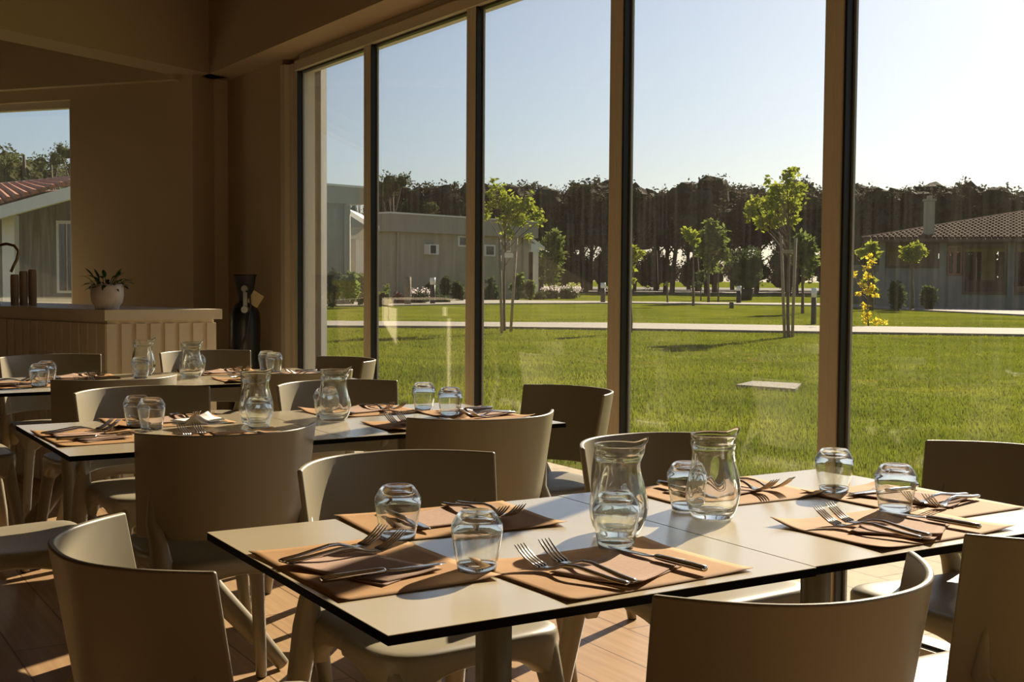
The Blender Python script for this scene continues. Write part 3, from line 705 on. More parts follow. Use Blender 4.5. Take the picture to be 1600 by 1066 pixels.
# ------------------------------------------------------------------ outside ground
GZ = -.02
def gnd(pts): return [at(x, y, GZ) for x, y in pts]
bm = BM()
q = [W(-60, .2)[:2], W(60, .2)[:2], (400, -60), (400, 420), (-320, 420), (-320, 60)]
hexa(bm, [(-300, 400), (380, 400), (380, -40)] + [W(12, .2)[:2], W(-10, .2)[:2]] + [(-300, 12)], GZ-.1, GZ)
o = mesh_obj('lawn', bm, M['lawn']); o['kind'] = 'structure'
bm = BM(); hexa(bm, [W(-8.9, .22)[:2], W(8, .22)[:2], W(8, 1.38)[:2], W(-8.9, 1.38)[:2]], GZ, .0); o = mesh_obj('paving', bm, M['paver']); o['kind'] = 'structure'
def strip(name, top, bot, h=.03, label=None):
    bm = BM(); a = gnd(top); b = gnd(bot); hexa(bm, [p[:2] for p in b] + [p[:2] for p in a[::-1]], GZ, GZ+h); o = mesh_obj(name, bm, M['concrete']); o['kind'] = 'structure'; return o
strip('footpath', [(250, 499), (505, 504), (720, 506), (950, 507), (1280, 512), (1600, 516), (1900, 519)], [(250, 507), (505, 512), (720, 513), (950, 516), (1280, 521.5), (1600, 526), (1900, 530)], .05)
strip('footpath', [(300, 470), (505, 470), (600, 466.5), (740, 470), (985, 472.6), (1275, 475.5), (1330, 476.5), (1600, 485.5), (1900, 494)], [(300, 481), (505, 479.5), (600, 479), (740, 476), (985, 474.8), (1275, 478.5), (1330, 481), (1600, 494), (1900, 507)], .05)
# grass tufts near the building, then thinner
def grass(name, n, y0, y1, hmin, hmax, seed_):
    rs = np.random.RandomState(seed_); vs = []; fs = []
    u_ = rs.rand(n); Yv = 1/(1/y0 + u_*(1/y1-1/y0)); X = (rs.rand(n)*1.05-.47)*Yv*.95
    ok = ((X*N.x + Yv*N.y) > WO+1.40) & (rs.rand(n) < np.clip((40-Yv)/26, 0, 1))
    X, Yv = X[ok], Yv[ok]; n = len(X)
    a = rs.rand(n)*6.283; h = hmin + rs.rand(n)*(hmax-hmin); wd = .003+.0016*Yv*.25; ln = rs.rand(n)*.6*h; b = rs.rand(n)*6.283
    A = np.stack([X-wd*np.cos(a), Yv-wd*np.sin(a), np.full(n, GZ)], 1); B_ = np.stack([X+wd*np.cos(a), Yv+wd*np.sin(a), np.full(n, GZ)], 1)
    C_ = np.stack([X+ln*np.cos(b), Yv+ln*np.sin(b), GZ+h], 1)
    P = np.empty((n*3, 3)); P[0::3] = A; P[1::3] = B_; P[2::3] = C_
    me = bpy.data.meshes.new(name); me.vertices.add(n*3); me.vertices.foreach_set('co', P.ravel()); me.loops.add(n*3); me.loops.foreach_set('vertex_index', np.arange(n*3)); me.polygons.add(n)
    me.polygons.foreach_set('loop_start', np.arange(n)*3); me.polygons.foreach_set('loop_total', np.full(n, 3)); me.update(); me.materials.append(M['blade'])
    o = bpy.data.objects.new(name, me); COL.objects.link(o); return o
tag(grass('grass', 300000, 4.4, 40, .020, .050, 3), 'bright green short grass of the lawn outside the windows', 'grass', None, 'stuff')

bm = BM(); hexa(bm, [(-30, 98), (75, 84), (80, 150), (-30, 160)], GZ-.02, GZ+.02); o = mesh_obj('forest_floor', bm, mat('pine_litter', (.085, .065, .042), .95, noise=(1.5, (.06, .05, .03)))); o['kind'] = 'structure'
# manhole cover
bm = BM(); g = gnd([(1150, 606), (1176, 600), (1252, 604), (1243, 613)]); hexa(bm, [p[:2] for p in g], GZ, GZ+.035); tag(mesh_obj('cover_slab', bm, M['slab']), 'grey concrete inspection cover lying in the grass', 'cover')

# ------------------------------------------------------------------ plants outside
def blob(bm, c, r, sub=2, amp=.28, seed_=0, sz=.8):
    rr = bmesh.ops.create_icosphere(bm, subdivisions=sub, radius=1); rn = random.Random(seed_); ph = [rn.uniform(0, 6) for _ in range(9)]
    for v in rr['verts']:
        x, y, z = v.co
        f = 1 + amp*(.5*math.sin(3*x+ph[0]+2*y)+.5*math.sin(4*y+ph[1]+3*z)+.4*math.sin(7*z+ph[2]+5*x)+.35*math.sin(11*x+ph[3])*math.sin(9*y+ph[4])+.3*math.sin(17*y+ph[5]+13*z))
        v.co = Vector((c[0]+x*r*f, c[1]+y*r*f, c[2]+z*r*f*sz))
def leaves(bm, pts, n, r, size, rn, flat=.0):
    for i in range(n):
        c = Vector(rn.choice(pts)) + Vector((rn.gauss(0, r), rn.gauss(0, r), rn.gauss(0, r*.8)))
        a = Vector((rn.gauss(0, 1), rn.gauss(0, 1), rn.gauss(0, .6))).normalized(); b = a.cross(Vector((rn.gauss(0, 1), rn.gauss(0, 1), rn.gauss(0, 1)))).normalized()
        s = size*rn.uniform(.6, 1.3)
        bm.faces.new([bm.verts.new(c), bm.verts.new(c+a*s*.5+b*s*.28), bm.verts.new(c+a*s), bm.verts.new(c+a*s*.5-b*s*.28)])
def make_pine(seed_):
    rn = random.Random(seed_); root = empty('umbrella_pine')
    bm = BM(); lx, ly = rn.uniform(-.4, .4), rn.uniform(-.4, .4)
    tube(bm, [(0, 0, 0), (lx*.3, ly*.3, 2), (lx, ly, 4.5), (lx*1.2, ly*1.2, 6.6)], [.19, .16, .13, .08], 7)
    for k in range(6):
        a = rn.uniform(0, 6.28); z0 = rn.uniform(2.6, 5.0); f = z0/4.5
        tube(bm, [(lx*f, ly*f, z0), (lx*f+math.cos(a)*.8, ly*f+math.sin(a)*.8, z0+.9), (lx*f+math.cos(a)*1.6, ly*f+math.sin(a)*1.6, z0+2.2)], [.08, .06, .04], 5)
    mesh_obj('trunk', bm, M['pinebark'], root, True)
    bm = BM(); cs = []
    for k in range(17):
        a = rn.uniform(0, 6.28); r = rn.uniform(.2, 2.1); z = rn.uniform(4.3, 7.2) - r*.25; cs.append((r*math.cos(a), r*math.sin(a), z)); blob(bm, cs[-1], rn.uniform(.55, .9), 2, .3, seed_*50+k, .85)
    sh = []
    for c in cs:
        for q in range(16):
            d = Vector((rn.gauss(0, 1), rn.gauss(0, 1), rn.gauss(.1, .8))).normalized(); sh.append(Vector(c)+d*rn.uniform(.75, 1.0))
    leaves(bm, sh, 4200, .14, .22, rn)
    mesh_obj('crown', bm, M['pine'], root, False)
    return root
pines = [make_pine(s) for s in (1, 2, 3, 4)]; usedp = [False]*4; rn = random.Random(9); cnt = 0
def put_pine(x, y, sc, lab, grp):
    global cnt
    k = cnt % 4; cnt += 1
    c = pines[k] if not usedp[k] else copy_tree(pines[k]); usedp[k] = True
    c.location = (x, y, GZ); c.scale = (sc*1.05, sc*1.05, sc); c.rotation_euler = (0, 0, rn.uniform(0, 6.28)); tag(c, lab, 'tree', grp)
for rrow, (Y0, sp) in enumerate(((98, 2.9), (105, 3.0), (112, 3.1), (126, 3.3))):
    x = -9 + rrow*1.1
    while x < 58*(Y0/98):
        put_pine(x, Y0+rn.uniform(-1.5, 1.5)-x*.12, rn.uniform(1.04, 1.18)*(1 + .02*rrow), ('tall dark umbrella pine in the %s row of the wood beyond the lawn' % ('front', 'second', 'third', 'rearmost')[rrow]), 'umbrella pines of the wood, %s row' % ('front', 'second', 'third', 'rearmost')[rrow])
        x += sp*rn.uniform(.8, 1.25)
def make_bush(name, seed_, r, h, m, nl=700, ls=.12, core=True):
    rn_ = random.Random(seed_); bm = BM(); pts = []
    for k in range(7):
        a = rn_.uniform(0, 6.28); q = rn_.uniform(0, r*.55); z = rn_.uniform(.3, .75)*h
        if core: blob(bm, (q*math.cos(a), q*math.sin(a), z*.85), r*.42, 2, .25, seed_*9+k, h/r*.45)
        for _ in range(10):
            d = Vector((rn_.gauss(0, 1), rn_.gauss(0, 1), rn_.gauss(.2, .7))).normalized(); pts.append(Vector((q*math.cos(a), q*math.sin(a), z))+Vector((d.x*r*.48, d.y*r*.48, d.z*h*.28)))
    leaves(bm, pts, nl, r*.12, ls, rn_)
    return mesh_obj(name, bm, m)
b0 = [make_bush('undergrowth_shrub', s, 2.1, 4.2, M['pine'], 3200, .25) for s in (5, 6)]
for k, x in enumerate(np.arange(-12, 70, 2.1)):
    c = b0[k] if k < 2 else b0[k % 2].copy()
    if k >= 2: COL.objects.link(c)
    c.location = (float(x)+rn.uniform(-.4, .4), 119+(k % 2)*11+rn.uniform(-2, 2)-float(x)*.12, GZ-.1); s_ = rn.uniform(.8, 1.25); c.scale = (1.1, 1.1, s_); tag(c, 'dark undergrowth shrub between the pine trunks', 'shrub', 'undergrowth beneath the pines')

def sapling(px_, py_, top_y, crowns, m, label, trunk_r=.03, nl=500, ls=.11, spread=.16, stakes=0, sz=None, name='young_tree', trunk_top=None, bark=None):
    base = at(px_, py_, GZ); Y = base.y; rn_ = random.Random(int(px_*7+py_))
    root = empty(name, base, 0, label, 'tree')
    tt = trunk_top or top_y
    topp = atY(px_, tt, Y) - base
    bm = BM(); n = 6; pts = [Vector((topp.x*i/n + (rn_.uniform(-.02, .02) if 0 < i < n else 0), 0, topp.z*i/n)) for i in range(n+1)]
    tube(bm, pts, [trunk_r*(1-.6*i/n) for i in range(n+1)], 8)
    L_ = []
    for (cx, cy, r) in crowns:
        c = atY(cx, cy, Y+rn_.uniform(-.3, .3)) - base; c.y = rn_.uniform(-.25, .25)
        z0 = max(topp.z*.45, c.z-.7); st = Vector((topp.x*z0/max(topp.z, .1), 0, min(z0, topp.z)))
        if name != 'shrub': tube(bm, [st, st.lerp(c, .5)+Vector((0, 0, .05)), c], [trunk_r*.4, trunk_r*.28, trunk_r*.12], 5)
        L_.append((c, r*Y/F_PX))
    mesh_obj('trunk', bm, bark or M['bark'], root, True)
    bm = BM()
    tot = sum(r*r for c, r in L_)
    for c, r in L_:
        pts = []
        for _ in range(14):
            d = Vector((rn_.gauss(0, 1), rn_.gauss(0, 1), rn_.gauss(0, 1))).normalized()*r*rn_.uniform(.35, 1); pts.append(c+d)
        leaves(bm, pts, int(nl*r*r/tot)+6, r*spread, ls, rn_)
    mesh_obj('foliage', bm, m, root)
    return root, base
def stake(root, base, px_, py_, ty, r=.035):
    b = at(px_, py_, GZ); t_ = atY(px_ + (px_-base.x/base.y*F_PX-800)*.9, ty, b.y); bm = BM(); tube(bm, [b-base, t_-base], r, 8); mesh_obj('stake', bm, M['stake'], root, True)
# the two staked saplings
rt, bs_ = sapling(788, 517, 300, [(772, 300, 12), (771, 284, 5), (790, 312, 16), (805, 322, 18), (825, 315, 10), (838, 335, 10), (765, 322, 9), (812, 340, 16), (792, 340, 14), (795, 362, 8), (830, 300, 4), (825, 368, 4), (760, 338, 6), (843, 345, 6)], M['green'], 'staked young tree with bright leaves in front of the low house', .035, 950, .12, .25, trunk_top=350)
stake(rt, bs_, 784, 521, 372, .03); stake(rt, bs_, 798, 519, 372, .03)
bm = BM(); p = atY(795, 399, bs_.y-.1)-bs_; box(bm, p, (.19, .02, .10)); mesh_obj('white_sign', bm, M['whitewood'], rt)
rt, bs_ = sapling(1232, 527, 285, [(1240, 270, 7), (1246, 264, 6), (1206, 279, 5), (1215, 296, 14), (1240, 300, 14), (1185, 318, 12), (1205, 318, 14), (1228, 318, 16), (1245, 320, 10), (1178, 335, 8), (1190, 348, 10), (1210, 345, 14), (1226, 340, 10), (1244, 345, 9), (1172, 326, 6), (1222, 282, 8)], M['green'], 'tall staked young tree with fresh green leaves near the path', .04, 1300, .12, .25, trunk_top=330)
stake(rt, bs_, 1226, 527, 368, .032); stake(rt, bs_, 1238, 527, 372, .032)
bm = BM(); p = atY(1231, 393, bs_.y-.08)-bs_; box(bm, p, (.22, .03, .07)); mesh_obj('cross_tie', bm, M['stake'], rt)
sapling(1083, 478, 372, [(1072, 362, 5), (1080, 368, 6), (1084, 376, 6), (1076, 374, 5)], M['green'], 'thin young tree with one small bright tuft on top', .06, 260, .2, .25, trunk_top=378)
sapling(1107, 474, 355, [(1108, 352, 8), (1112, 366, 14), (1105, 378, 16), (1122, 376, 13), (1115, 395, 18), (1128, 398, 10), (1110, 412, 12)], M['midgreen'], 'full leafy young tree in middle of the far lawn', .07, 1900, .26, .25, trunk_top=380)
sapling(1254, 490, 372, [(1254, 372, 7), (1250, 385, 12), (1264, 388, 12), (1258, 402, 15), (1268, 410, 10), (1247, 408, 9), (1262, 428, 5)], M['midgreen'], 'leafy young tree right behind the tall staked one', .06, 1500, .2, .25, trunk_top=395)
sapling(986, 520, 385, [(989, 392, 7), (998, 397, 6), (984, 402, 7), (986, 420, 4), (984, 440, 3)], M['green'], 'bright sapling half hidden by the third mullion', .03, 320, .12, .25, trunk_top=395)
sapling(862, 462, 370, [(868, 368, 8), (858, 380, 14), (868, 395, 16), (855, 405, 14), (866, 420, 14), (858, 435, 12), (874, 378, 8)], M['midgreen'], 'olive green tree at the end of the low house', .10, 2000, .30, .22, trunk_top=385)
sapling(607, 502, 447, [(604, 452, 3), (600, 446, 2)], M['midgreen'], 'bare thin sapling beside the path', .018, 30, .10, .2, trunk_top=455)
sapling(1043, 474, 442, [(1043, 444, 2)], M['midgreen'], 'short bare stake-like sapling left of the tufted tree', .05, 20, .12, .2, trunk_top=440)
sapling(1122, 472, 420, [(1124, 424, 2)], M['midgreen'], 'slender sapling stem right of the full leafy tree', .05, 20, .12, .2, trunk_top=425)
sapling(1095, 470, 420, [(1096, 432, 8), (1094, 444, 6)], M['dkgreen'], 'small dark sapling behind the tufted tree', .04, 260, .2, .2, trunk_top=440)
sapling(1357, 510, 400, [(1356, 402, 4), (1360, 410, 4), (1353, 418, 4), (1331, 425, 4), (1322, 420, 3), (1336, 432, 3), (1358, 432, 5), (1351, 445, 4), (1356, 455, 6), (1362, 448, 4), (1350, 460, 4), (1360, 462, 3), (1352, 480, 4), (1353, 492, 5), (1350, 500, 4), (1368, 504, 4), (1376, 504, 3)], M['yellow'], 'thin sapling with yellow autumn leaves before the pavilion', .02, 420, .10, .3, trunk_top=420)
sapling(1425, 485, 395, [(1425, 392, 11), (1415, 398, 9), (1435, 397, 9), (1424, 402, 8), (1442, 394, 4)], M['green'], 'small round-topped tree in front of the pavilion wall', .08, 1500, .16, .3, trunk_top=395)
sapling(1362, 485, 400, [(1349, 392, 4), (1357, 386, 5), (1366, 398, 4), (1352, 398, 4), (1362, 440, 5), (1362, 455, 5)], M['green'], 'banana-leaved plant at the pavilion corner', .10, 360, .26, .3, trunk_top=390)
# potted bush added on the lawn in place of an indoor plant's pane reflection
bp = at(1166, 469, GZ); rb_ = empty('reflection_shrub', bp, 0, 'round grey green shrub in a dark tub, standing in for a plant reflection', 'shrub')
bm = BM(); lathe(bm, [(0, 0), (.30, 0), (.42, .62), (.36, .62), (.34, .5), (0, .5)], 20); mesh_obj('tub', bm, M['blackmatt'], rb_, True)
o = make_bush('foliage', 31, 1.15, 2.3, M['dkgreen'], 1700, .16); o.parent = rb_; o.location = (0, 0, .45)
# flowering shrubs, planting in front of the houses
def shrubs(lst):
    for (x, y, wpx, hpx, m, lab, fl) in lst:
        b = at(x, y, GZ); s = b.y/F_PX; r = wpx*s/2; h = hpx*s
        root = empty('flowering_shrub' if fl else 'garden_shrub', b, 0, lab, 'shrub')
        o = make_bush('foliage', int(x*3+y), r, h, m, 900, .20); o.parent = root; o.location = (0, 0, -.13*max(1, h/1.2))
        if fl:
            bm = BM(); r2 = random.Random(int(x)); pts = [Vector((r2.uniform(-r, r), r2.uniform(-r, r)*.6, h*r2.uniform(.45, 1.02))) for _ in range(40)]
            leaves(bm, pts, 260, .1, .10, r2); mesh_obj('flowers', bm, M['flower'], root)
shrubs([(656, 475, 32, 22, M['dkgreen'], 'pink and white flowering shrub at the low house wall', 1), (622, 476, 18, 20, M['redtwig'], 'reddish twiggy shrub left of the flowering one', 0),
 (690, 474, 20, 14, M['dkgreen'], 'low dark shrub behind the short white-topped bollard', 0), (672, 473, 16, 40, M['dkgreen'], 'slim dark shrub against the house wall', 0), (696, 471, 10, 44, M['dkgreen'], 'narrow upright shrub near the house window', 0),
 (716, 471, 14, 34, M['dkgreen'], 'thin shrub beside the second mullion', 0), (768, 470, 24, 46, M['dkgreen'], 'tall bushy shrub left of the staked sapling', 0), (808, 469, 22, 54, M['midgreen'], 'leafy shrub between stakes and porch', 0), (826, 469, 16, 40, M['midgreen'], 'light leafy shrub under the porch', 0),
 (860, 467, 26, 18, M['dkgreen'], 'white flowering shrub right of the porch column', 1), (888, 467, 34, 20, M['dkgreen'], 'wide pinkish flowering shrub at end of the planting', 1), (843, 468, 18, 14, M['dkgreen'], 'low dark shrub at the porch foot', 0),
 (548, 482, 24, 60, M['midgreen'], 'tall loose shrub beside the first mullion', 0), (566, 481, 14, 62, M['midgreen'], 'leafy upright shrub against the first mullion', 0), (520, 481, 24, 72, M['dkgreen'], 'dark shrub at the grey house wall', 0), (598, 479, 12, 26, M['midgreen'], 'small light shrub right of the first mullion', 0),
 (1452, 485, 18, 40, M['dkgreen'], 'dark bush against the pavilion parapet', 0), (1398, 485, 22, 50, M['dkgreen'], 'bush below the pavilion window', 0)])
# trees behind the low house
def bigtree(px_, py_top, wpx, Y, m, lab, sd, low=.35, name='broadleaf_tree'):
    X = (px_-800)/F_PX*Y; zt = atY(px_, py_top, Y).z; r = wpx/F_PX*Y/2; root = empty(name, (X, Y, GZ), 0, lab, 'tree'); rn_ = random.Random(sd)
    bm = BM(); tube(bm, [(0, 0, 0), (.1, 0, zt*.4), (0, 0, zt*.85)], [r*.09, r*.07, r*.03], 8)
    bm2 = BM(); sh = []
    for k in range(16):
        a = rn_.uniform(0, 6.28); q = r*rn_.uniform(.1, .8); z = zt*rn_.uniform(low, .9) - q*.25; c = Vector((q*math.cos(a), q*math.sin(a)*.7, z)); tube(bm, [(0, 0, z*.6), c], [r*.03, r*.015], 5); rr = r*rn_.uniform(.20, .32)
        blob(bm2, c, rr*.8, 2, .25, sd*40+k)
        for _ in range(16):
            d = Vector((rn_.gauss(0, 1), rn_.gauss(0, 1), rn_.gauss(.2, .8))).normalized(); sh.append(c+d*rr)
    leaves(bm2, sh, 2600, r*.06, r*.085, rn_); mesh_obj('trunk', bm, M['bark'], root, True); mesh_obj('crown', bm2, m, root)
    return root
bigtree(612, 256, 92, 88, M['oak'], 'tall olive green tree above the low house roof, right of the first mullion', 11)
bigtree(560, 276, 50, 90, M['oak'], 'rounded tree between the two house roofs behind the first mullion', 12)
bigtree(676, 292, 50, 90, M['oak'], 'smaller olive tree above the low house roof', 13)
bigtree(648, 300, 60, 96, M['oak'], 'low tree filling the gap behind the olive tree', 14)
bigtree(716, 286, 56, 94, M['pine'], 'dark tree behind the second mullion', 15)
bigtree(760, 288, 60, 97, M['pine'], 'dark tree left edge of the pine wood', 16)

# ------------------------------------------------------------------ houses
def G(x, Y): return Vector(((x-800)/F_PX*Y, Y, 0))
def house_b():
    A = G(610, 60); B_ = G(832, 69); zt = 4.15; zf = 3.30; dirv = (B_-A).normalized(); nrm = Vector((dirv.y, -dirv.x, 0)); back = -nrm
    root = empty('low_house', A, 0, 'low flat-roofed pale house with grey fascia beyond the lawn', 'house')
    C2 = A + back*7; D2 = B_ + back*7
    bm = BM(); hexa(bm, [A[:2], (B_-dirv*.4)[:2], (D2-dirv*.4)[:2], C2[:2]], GZ, zf+.1); child('walls', bm, M['render'], root)
    bm = BM(); e = .35; hexa(bm, [(A+nrm*e-dirv*e)[:2], (B_+nrm*e)[:2], (D2-nrm*e)[:2], (C2-nrm*e-dirv*e)[:2]], zf, zt); child('fascia', bm, M['fascia'], root)
    bm = BM(); e = .40; hexa(bm, [(A+nrm*e-dirv*e)[:2], (B_+nrm*e+dirv*.05)[:2], (D2-nrm*e)[:2], (C2-nrm*e-dirv*e)[:2]], zt, zt+.07); child('roof_edge', bm, M['whitewood'], root)
    def on(px_, z):   # along the front
        k = (px_-800)/F_PX; s = (k*A.y - A.x)/(dirv.x - k*dirv.y); return A + dirv*s
    def win(x0, x1, z0, z1, nm='window'):
        a, b = on(x0, 0), on(x1, 0); bm = BM(); o0 = nrm*.03
        hexa(bm, [(a+nrm*.05)[:2], (b+nrm*.05)[:2], b[:2], a[:2]], z0, z1); f = child(nm, bm, M['whitewood'], root)
        ins = (b-a)*.16; bm = BM(); hexa(bm, [(a+ins+nrm*.07)[:2], (b-ins+nrm*.07)[:2], (b-ins)[:2], (a+ins)[:2]], z0+.08, z1-.08); g = mesh_obj('pane', bm, M['darkglass']); g.parent = f
    win(755, 772, 2.25, 2.85); win(714, 730, 2.7, 3.25); win(786, 796, 2.5, 3.1)
    bm = BM(); a, b = on(662, 0), on(677, 0); hexa(bm, [(a+nrm*.35)[:2], (b+nrm*.35)[:2], b[:2], a[:2]], 2.25, 2.75); child('air_conditioner', bm, M['whitewood'], root)
    bm = BM(); a, b = on(664, 0), on(672, 0); hexa(bm, [(a+nrm*.37)[:2], (b+nrm*.37)[:2], b[:2], a[:2]], 2.3, 2.7); child('fan_grille', bm, M['blackmatt'], root)
    for x in (619, 815):
        p = on(x, 0)+nrm*.08; bm = BM(); tube(bm, [p+Vector((0, 0, GZ)), p+Vector((0, 0, zf))], .055, 8); child('downpipe', bm, M['fascia'], root)
    # porch on the right end
    bm = BM(); p0 = B_ - dirv*.3; p1 = B_ + dirv*.95; 
    v = [p0+nrm*.1+Vector((0, 0, 3.35)), p1+nrm*.1+Vector((0, 0, 2.85)), p1+back*5+Vector((0, 0, 2.85)), p0+back*5+Vector((0, 0, 3.35))]
    lo = [q - Vector((0, 0, .18)) for q in v]; vv = [bm.verts.new(q) for q in v+lo]
    for f in ((0, 1, 2, 3), (7, 6, 5, 4), (0, 4, 5, 1), (1, 5, 6, 2), (2, 6, 7, 3), (3, 7, 4, 0)): bm.faces.new([vv[i] for i in f])
    bmesh.ops.recalc_face_normals(bm, faces=bm.faces); child('porch_roof', bm, M['whitewood'], root)
    bm = BM(); c = B_ + dirv*.25 + nrm*.0; box(bm, c+Vector((0, 0, 1.35)), (.30, .30, 2.75)); child('porch_column', bm, M['whitewood'], root)
    bm = BM(); seg_box(bm, B_-dirv*.35, B_+dirv*.4, 2.55, 3.0, .25); child('porch_beam', bm, M['whitewood'], root)
    bm = BM(); seg_box(bm, B_-dirv*.2+back*4, B_+dirv*.5+back*4, 0, 2.8, .1); child('porch_back', bm, M['darkwood'], root)
house_b()
def house_a():
    A = G(440, 48); B_ = G(563, 51); zt = 4.72; zf = 4.05; dirv = (B_-A).normalized(); nrm = Vector((dirv.y, -dirv.x, 0)); back = -nrm
    root = empty('grey_house', A, 0, 'grey flat-roofed house seen through the first window pane', 'house')
    W1 = G(540, 50.4); C2 = A+back*6
    bm = BM(); hexa(bm, [A[:2], W1[:2], (W1+back*6)[:2], C2[:2]], GZ, zf+.1); child('walls', bm, M['pale_stone'], root)
    bm = BM(); hexa(bm, [(A+nrm*.2)[:2], (B_+nrm*.2)[:2], (B_+back*6)[:2], C2[:2]], zf, zt); child('fascia', bm, M['fascia'], root)
    bm = BM(); hexa(bm, [(A+nrm*.25)[:2], (B_+nrm*.25+dirv*.05)[:2], (B_+back*6.1+dirv*.05)[:2], C2[:2]], zt, zt+.08); child('roof_edge', bm, M['whitewood'], root)
    p = W1 + nrm*.1; bm = BM(); box(bm, p+Vector((0, 0, 2)), (.22, .22, 4.0)); child('corner_pipe', bm, M['fascia'], root)
    # gabled porch behind
    bm = BM(); q0 = G(541, 51.5); q1 = G(572, 53)
    v = [q0+Vector((0, 0, 3.95)), q1+Vector((0, 0, 3.5)), q1+Vector((0, 5, 3.5)), q0+Vector((0, 5, 3.95))]; lo = [q - Vector((0, 0, .22)) for q in v]; vv = [bm.verts.new(q) for q in v+lo]
    for f in ((0, 1, 2, 3), (7, 6, 5, 4), (0, 4, 5, 1), (1, 5, 6, 2), (2, 6, 7, 3), (3, 7, 4, 0)): bm.faces.new([vv[i] for i in f])
    bmesh.ops.recalc_face_normals(bm, faces=bm.faces); child('porch_roof', bm, M['whitewood'], root)
    bm = BM(); seg_box(bm, G(541, 52.0), G(572, 53.4), 2.7, 3.2, .3); child('porch_beam', bm, M['render'], root)
    bm = BM(); seg_box(bm, G(541, 56), G(556, 56.4), GZ, 3.0, .3); child('porch_wall', bm, M['render'], root)
    bm = BM(); seg_box(bm, G(558, 55), G(580, 55.4), GZ, 3.0, .3); child('door_panel', bm, M['whitewood'], root)
house_a()
def tiles_on(bm, P0, across, up, na, nu_, wa, lu, r=.5):
    # rows of half round tiles: P0 corner, across unit, up-slope unit
    nrm = across.cross(up).normalized()
    for j in range(nu_):
        for i in range(na[j] if hasattr(na, '__len__') else na):
            o = P0 + across*(wa*i) + up*(lu*j); rings = []
            for (s, hgt) in ((0, 1.), (lu*1.08, .72)):
                rings.append([bm.verts.new(o + up*s + across*(wa*(.5-.46*math.cos(math.pi*k/4))) + nrm*(wa*.42*hgt*math.sin(math.pi*k/4)+.015)) for k in range(5)])
            for k in range(4): bm.faces.new((rings[0][k], rings[0][k+1], rings[1][k+1], rings[1][k]))
            bm.faces.new(rings[0][::-1])
def pavilion():
    A = G(1372, 54); B_ = G(1760, 51); dirv = (B_-A).normalized(); nrm = Vector((dirv.y, -dirv.x, 0)); back = -nrm
    root = empty('tiled_pavilion', A, 0, 'open garden pavilion with brown tiled hip roof and chimney', 'building')
    def on(px_): k = (px_-800)/F_PX; s = (k*A.y - A.x)/(dirv.x - k*dirv.y); return A + dirv*s
    ze = 2.88
    bm = BM()
    def wl(x0, x1, z0, z1): a, b = on(x0), on(x1); hexa(bm, [a[:2], b[:2], (b+back*.3)[:2], (a+back*.3)[:2]], z0, z1)
    wl(1372, 1465, GZ, 1.68); wl(1477, 1502, GZ, 1.35); wl(1502, 1572, GZ, .55); wl(1583, 1760, GZ, .55)
    # side and rear walls, pierced
    DEP = 18.5
    sidea, sideb = A, A+back*DEP
    seg_box(bm, sidea, sideb, GZ, 1.5, .25)
    rear0 = A+back*DEP; rear1 = B_+back*DEP; seg_box(bm, rear0, rear0+dirv*2.2, GZ, ze, .25); seg_box(bm, rear0, rear1, GZ, .8, .25); seg_box(bm, rear0+dirv*5.0, rear0+dirv*5.7, GZ, ze, .25)
    child('walls', bm, M['pale_stone'], root)
    for x0, x1 in ((1372, 1381), (1465, 1477), (1572, 1583), (1660, 1671)):
        a, b = on(x0), on(x1); bm = BM(); hexa(bm, [(a+nrm*.04)[:2], (b+nrm*.04)[:2], (b+back*.34)[:2], (a+back*.34)[:2]], GZ, ze); child('pillar', bm, M['pale_stone'], root)
    def fr(x0, x1, z0, z1, m=M['darkwood'], wd=.10):
        a, b = on(x0)+back*.02, on(x1)+back*.02; bm = BM(); t_ = dirv*wd
        for (p, q, za, zb) in ((a, a+t_, z0, z1), (b-t_, b, z0, z1), (a+t_, b-t_, z0, z0+wd), (a+t_, b-t_, z1-wd, z1)): hexa(bm, [(p+nrm*.08)[:2], (q+nrm*.08)[:2], (q+back*.1)[:2], (p+back*.1)[:2]], za, zb)
        return child('window_frame', bm, m, root)
    fr(1382, 1464, 1.66, 2.66); fr(1478, 1490, 1.36, 2.6, M['midwood'], .07); fr(1490, 1501, 1.36, 2.6, M['midwood'], .07); fr(1502, 1571, .56, 2.66); fr(1584, 1659, .56, 2.66)
    bm = BM(); a, b = on(1430), on(1463); hexa(bm, [a[:2], b[:2], (b+back*.06)[:2], (a+back*.06)[:2]], 1.76, 2.56); child('dark_shutter', bm, M['darkwood'], root)
    # a table and bench inside
    bm = BM(); c = on(1540)+back*2.0; box(bm, c+Vector((0, 0, .9)), (1.5, .7, .5)); child('inner_counter', bm, M['darkwood'], root)
    # roof: front slope and left hip
    ov = .75; E0 = A + nrm*ov - dirv*ov; E1 = B_ + nrm*ov; hd = (DEP+2*ov)/2; rise = 2.05
    R0 = E0 + back*hd + dirv*hd + Vector((0, 0, rise)); R1 = E1 + back*hd + Vector((0, 0, rise)); E2 = E0 + back*2*hd; E3 = E1 + back*2*hd
    bm = BM(); z = Vector((0, 0, ze)); q = {k: bm.verts.new(p+z) for k, p in dict(E0=E0, E1=E1, R0=R0, R1=R1, E2=E2, E3=E3).items()}; lo = {k: bm.verts.new(p+z-Vector((0, 0, .12))) for k, p in dict(E0=E0, E1=E1, E2=E2, E3=E3).items()}
    for f in (('E0', 'E1', 'R1', 'R0'), ('E2', 'E0', 'R0'), ('E3', 'E2', 'R0', 'R1')): bm.faces.new([q[k] for k in f])
    bm.faces.new([lo[k] for k in ('E0', 'E2', 'E3', 'E1')])
    for a_, b_ in (('E0', 'E1'), ('E2', 'E0'), ('E3', 'E2'), ('E1', 'E3')): bm.faces.new((q[a_], lo[a_], lo[b_], q[b_]))
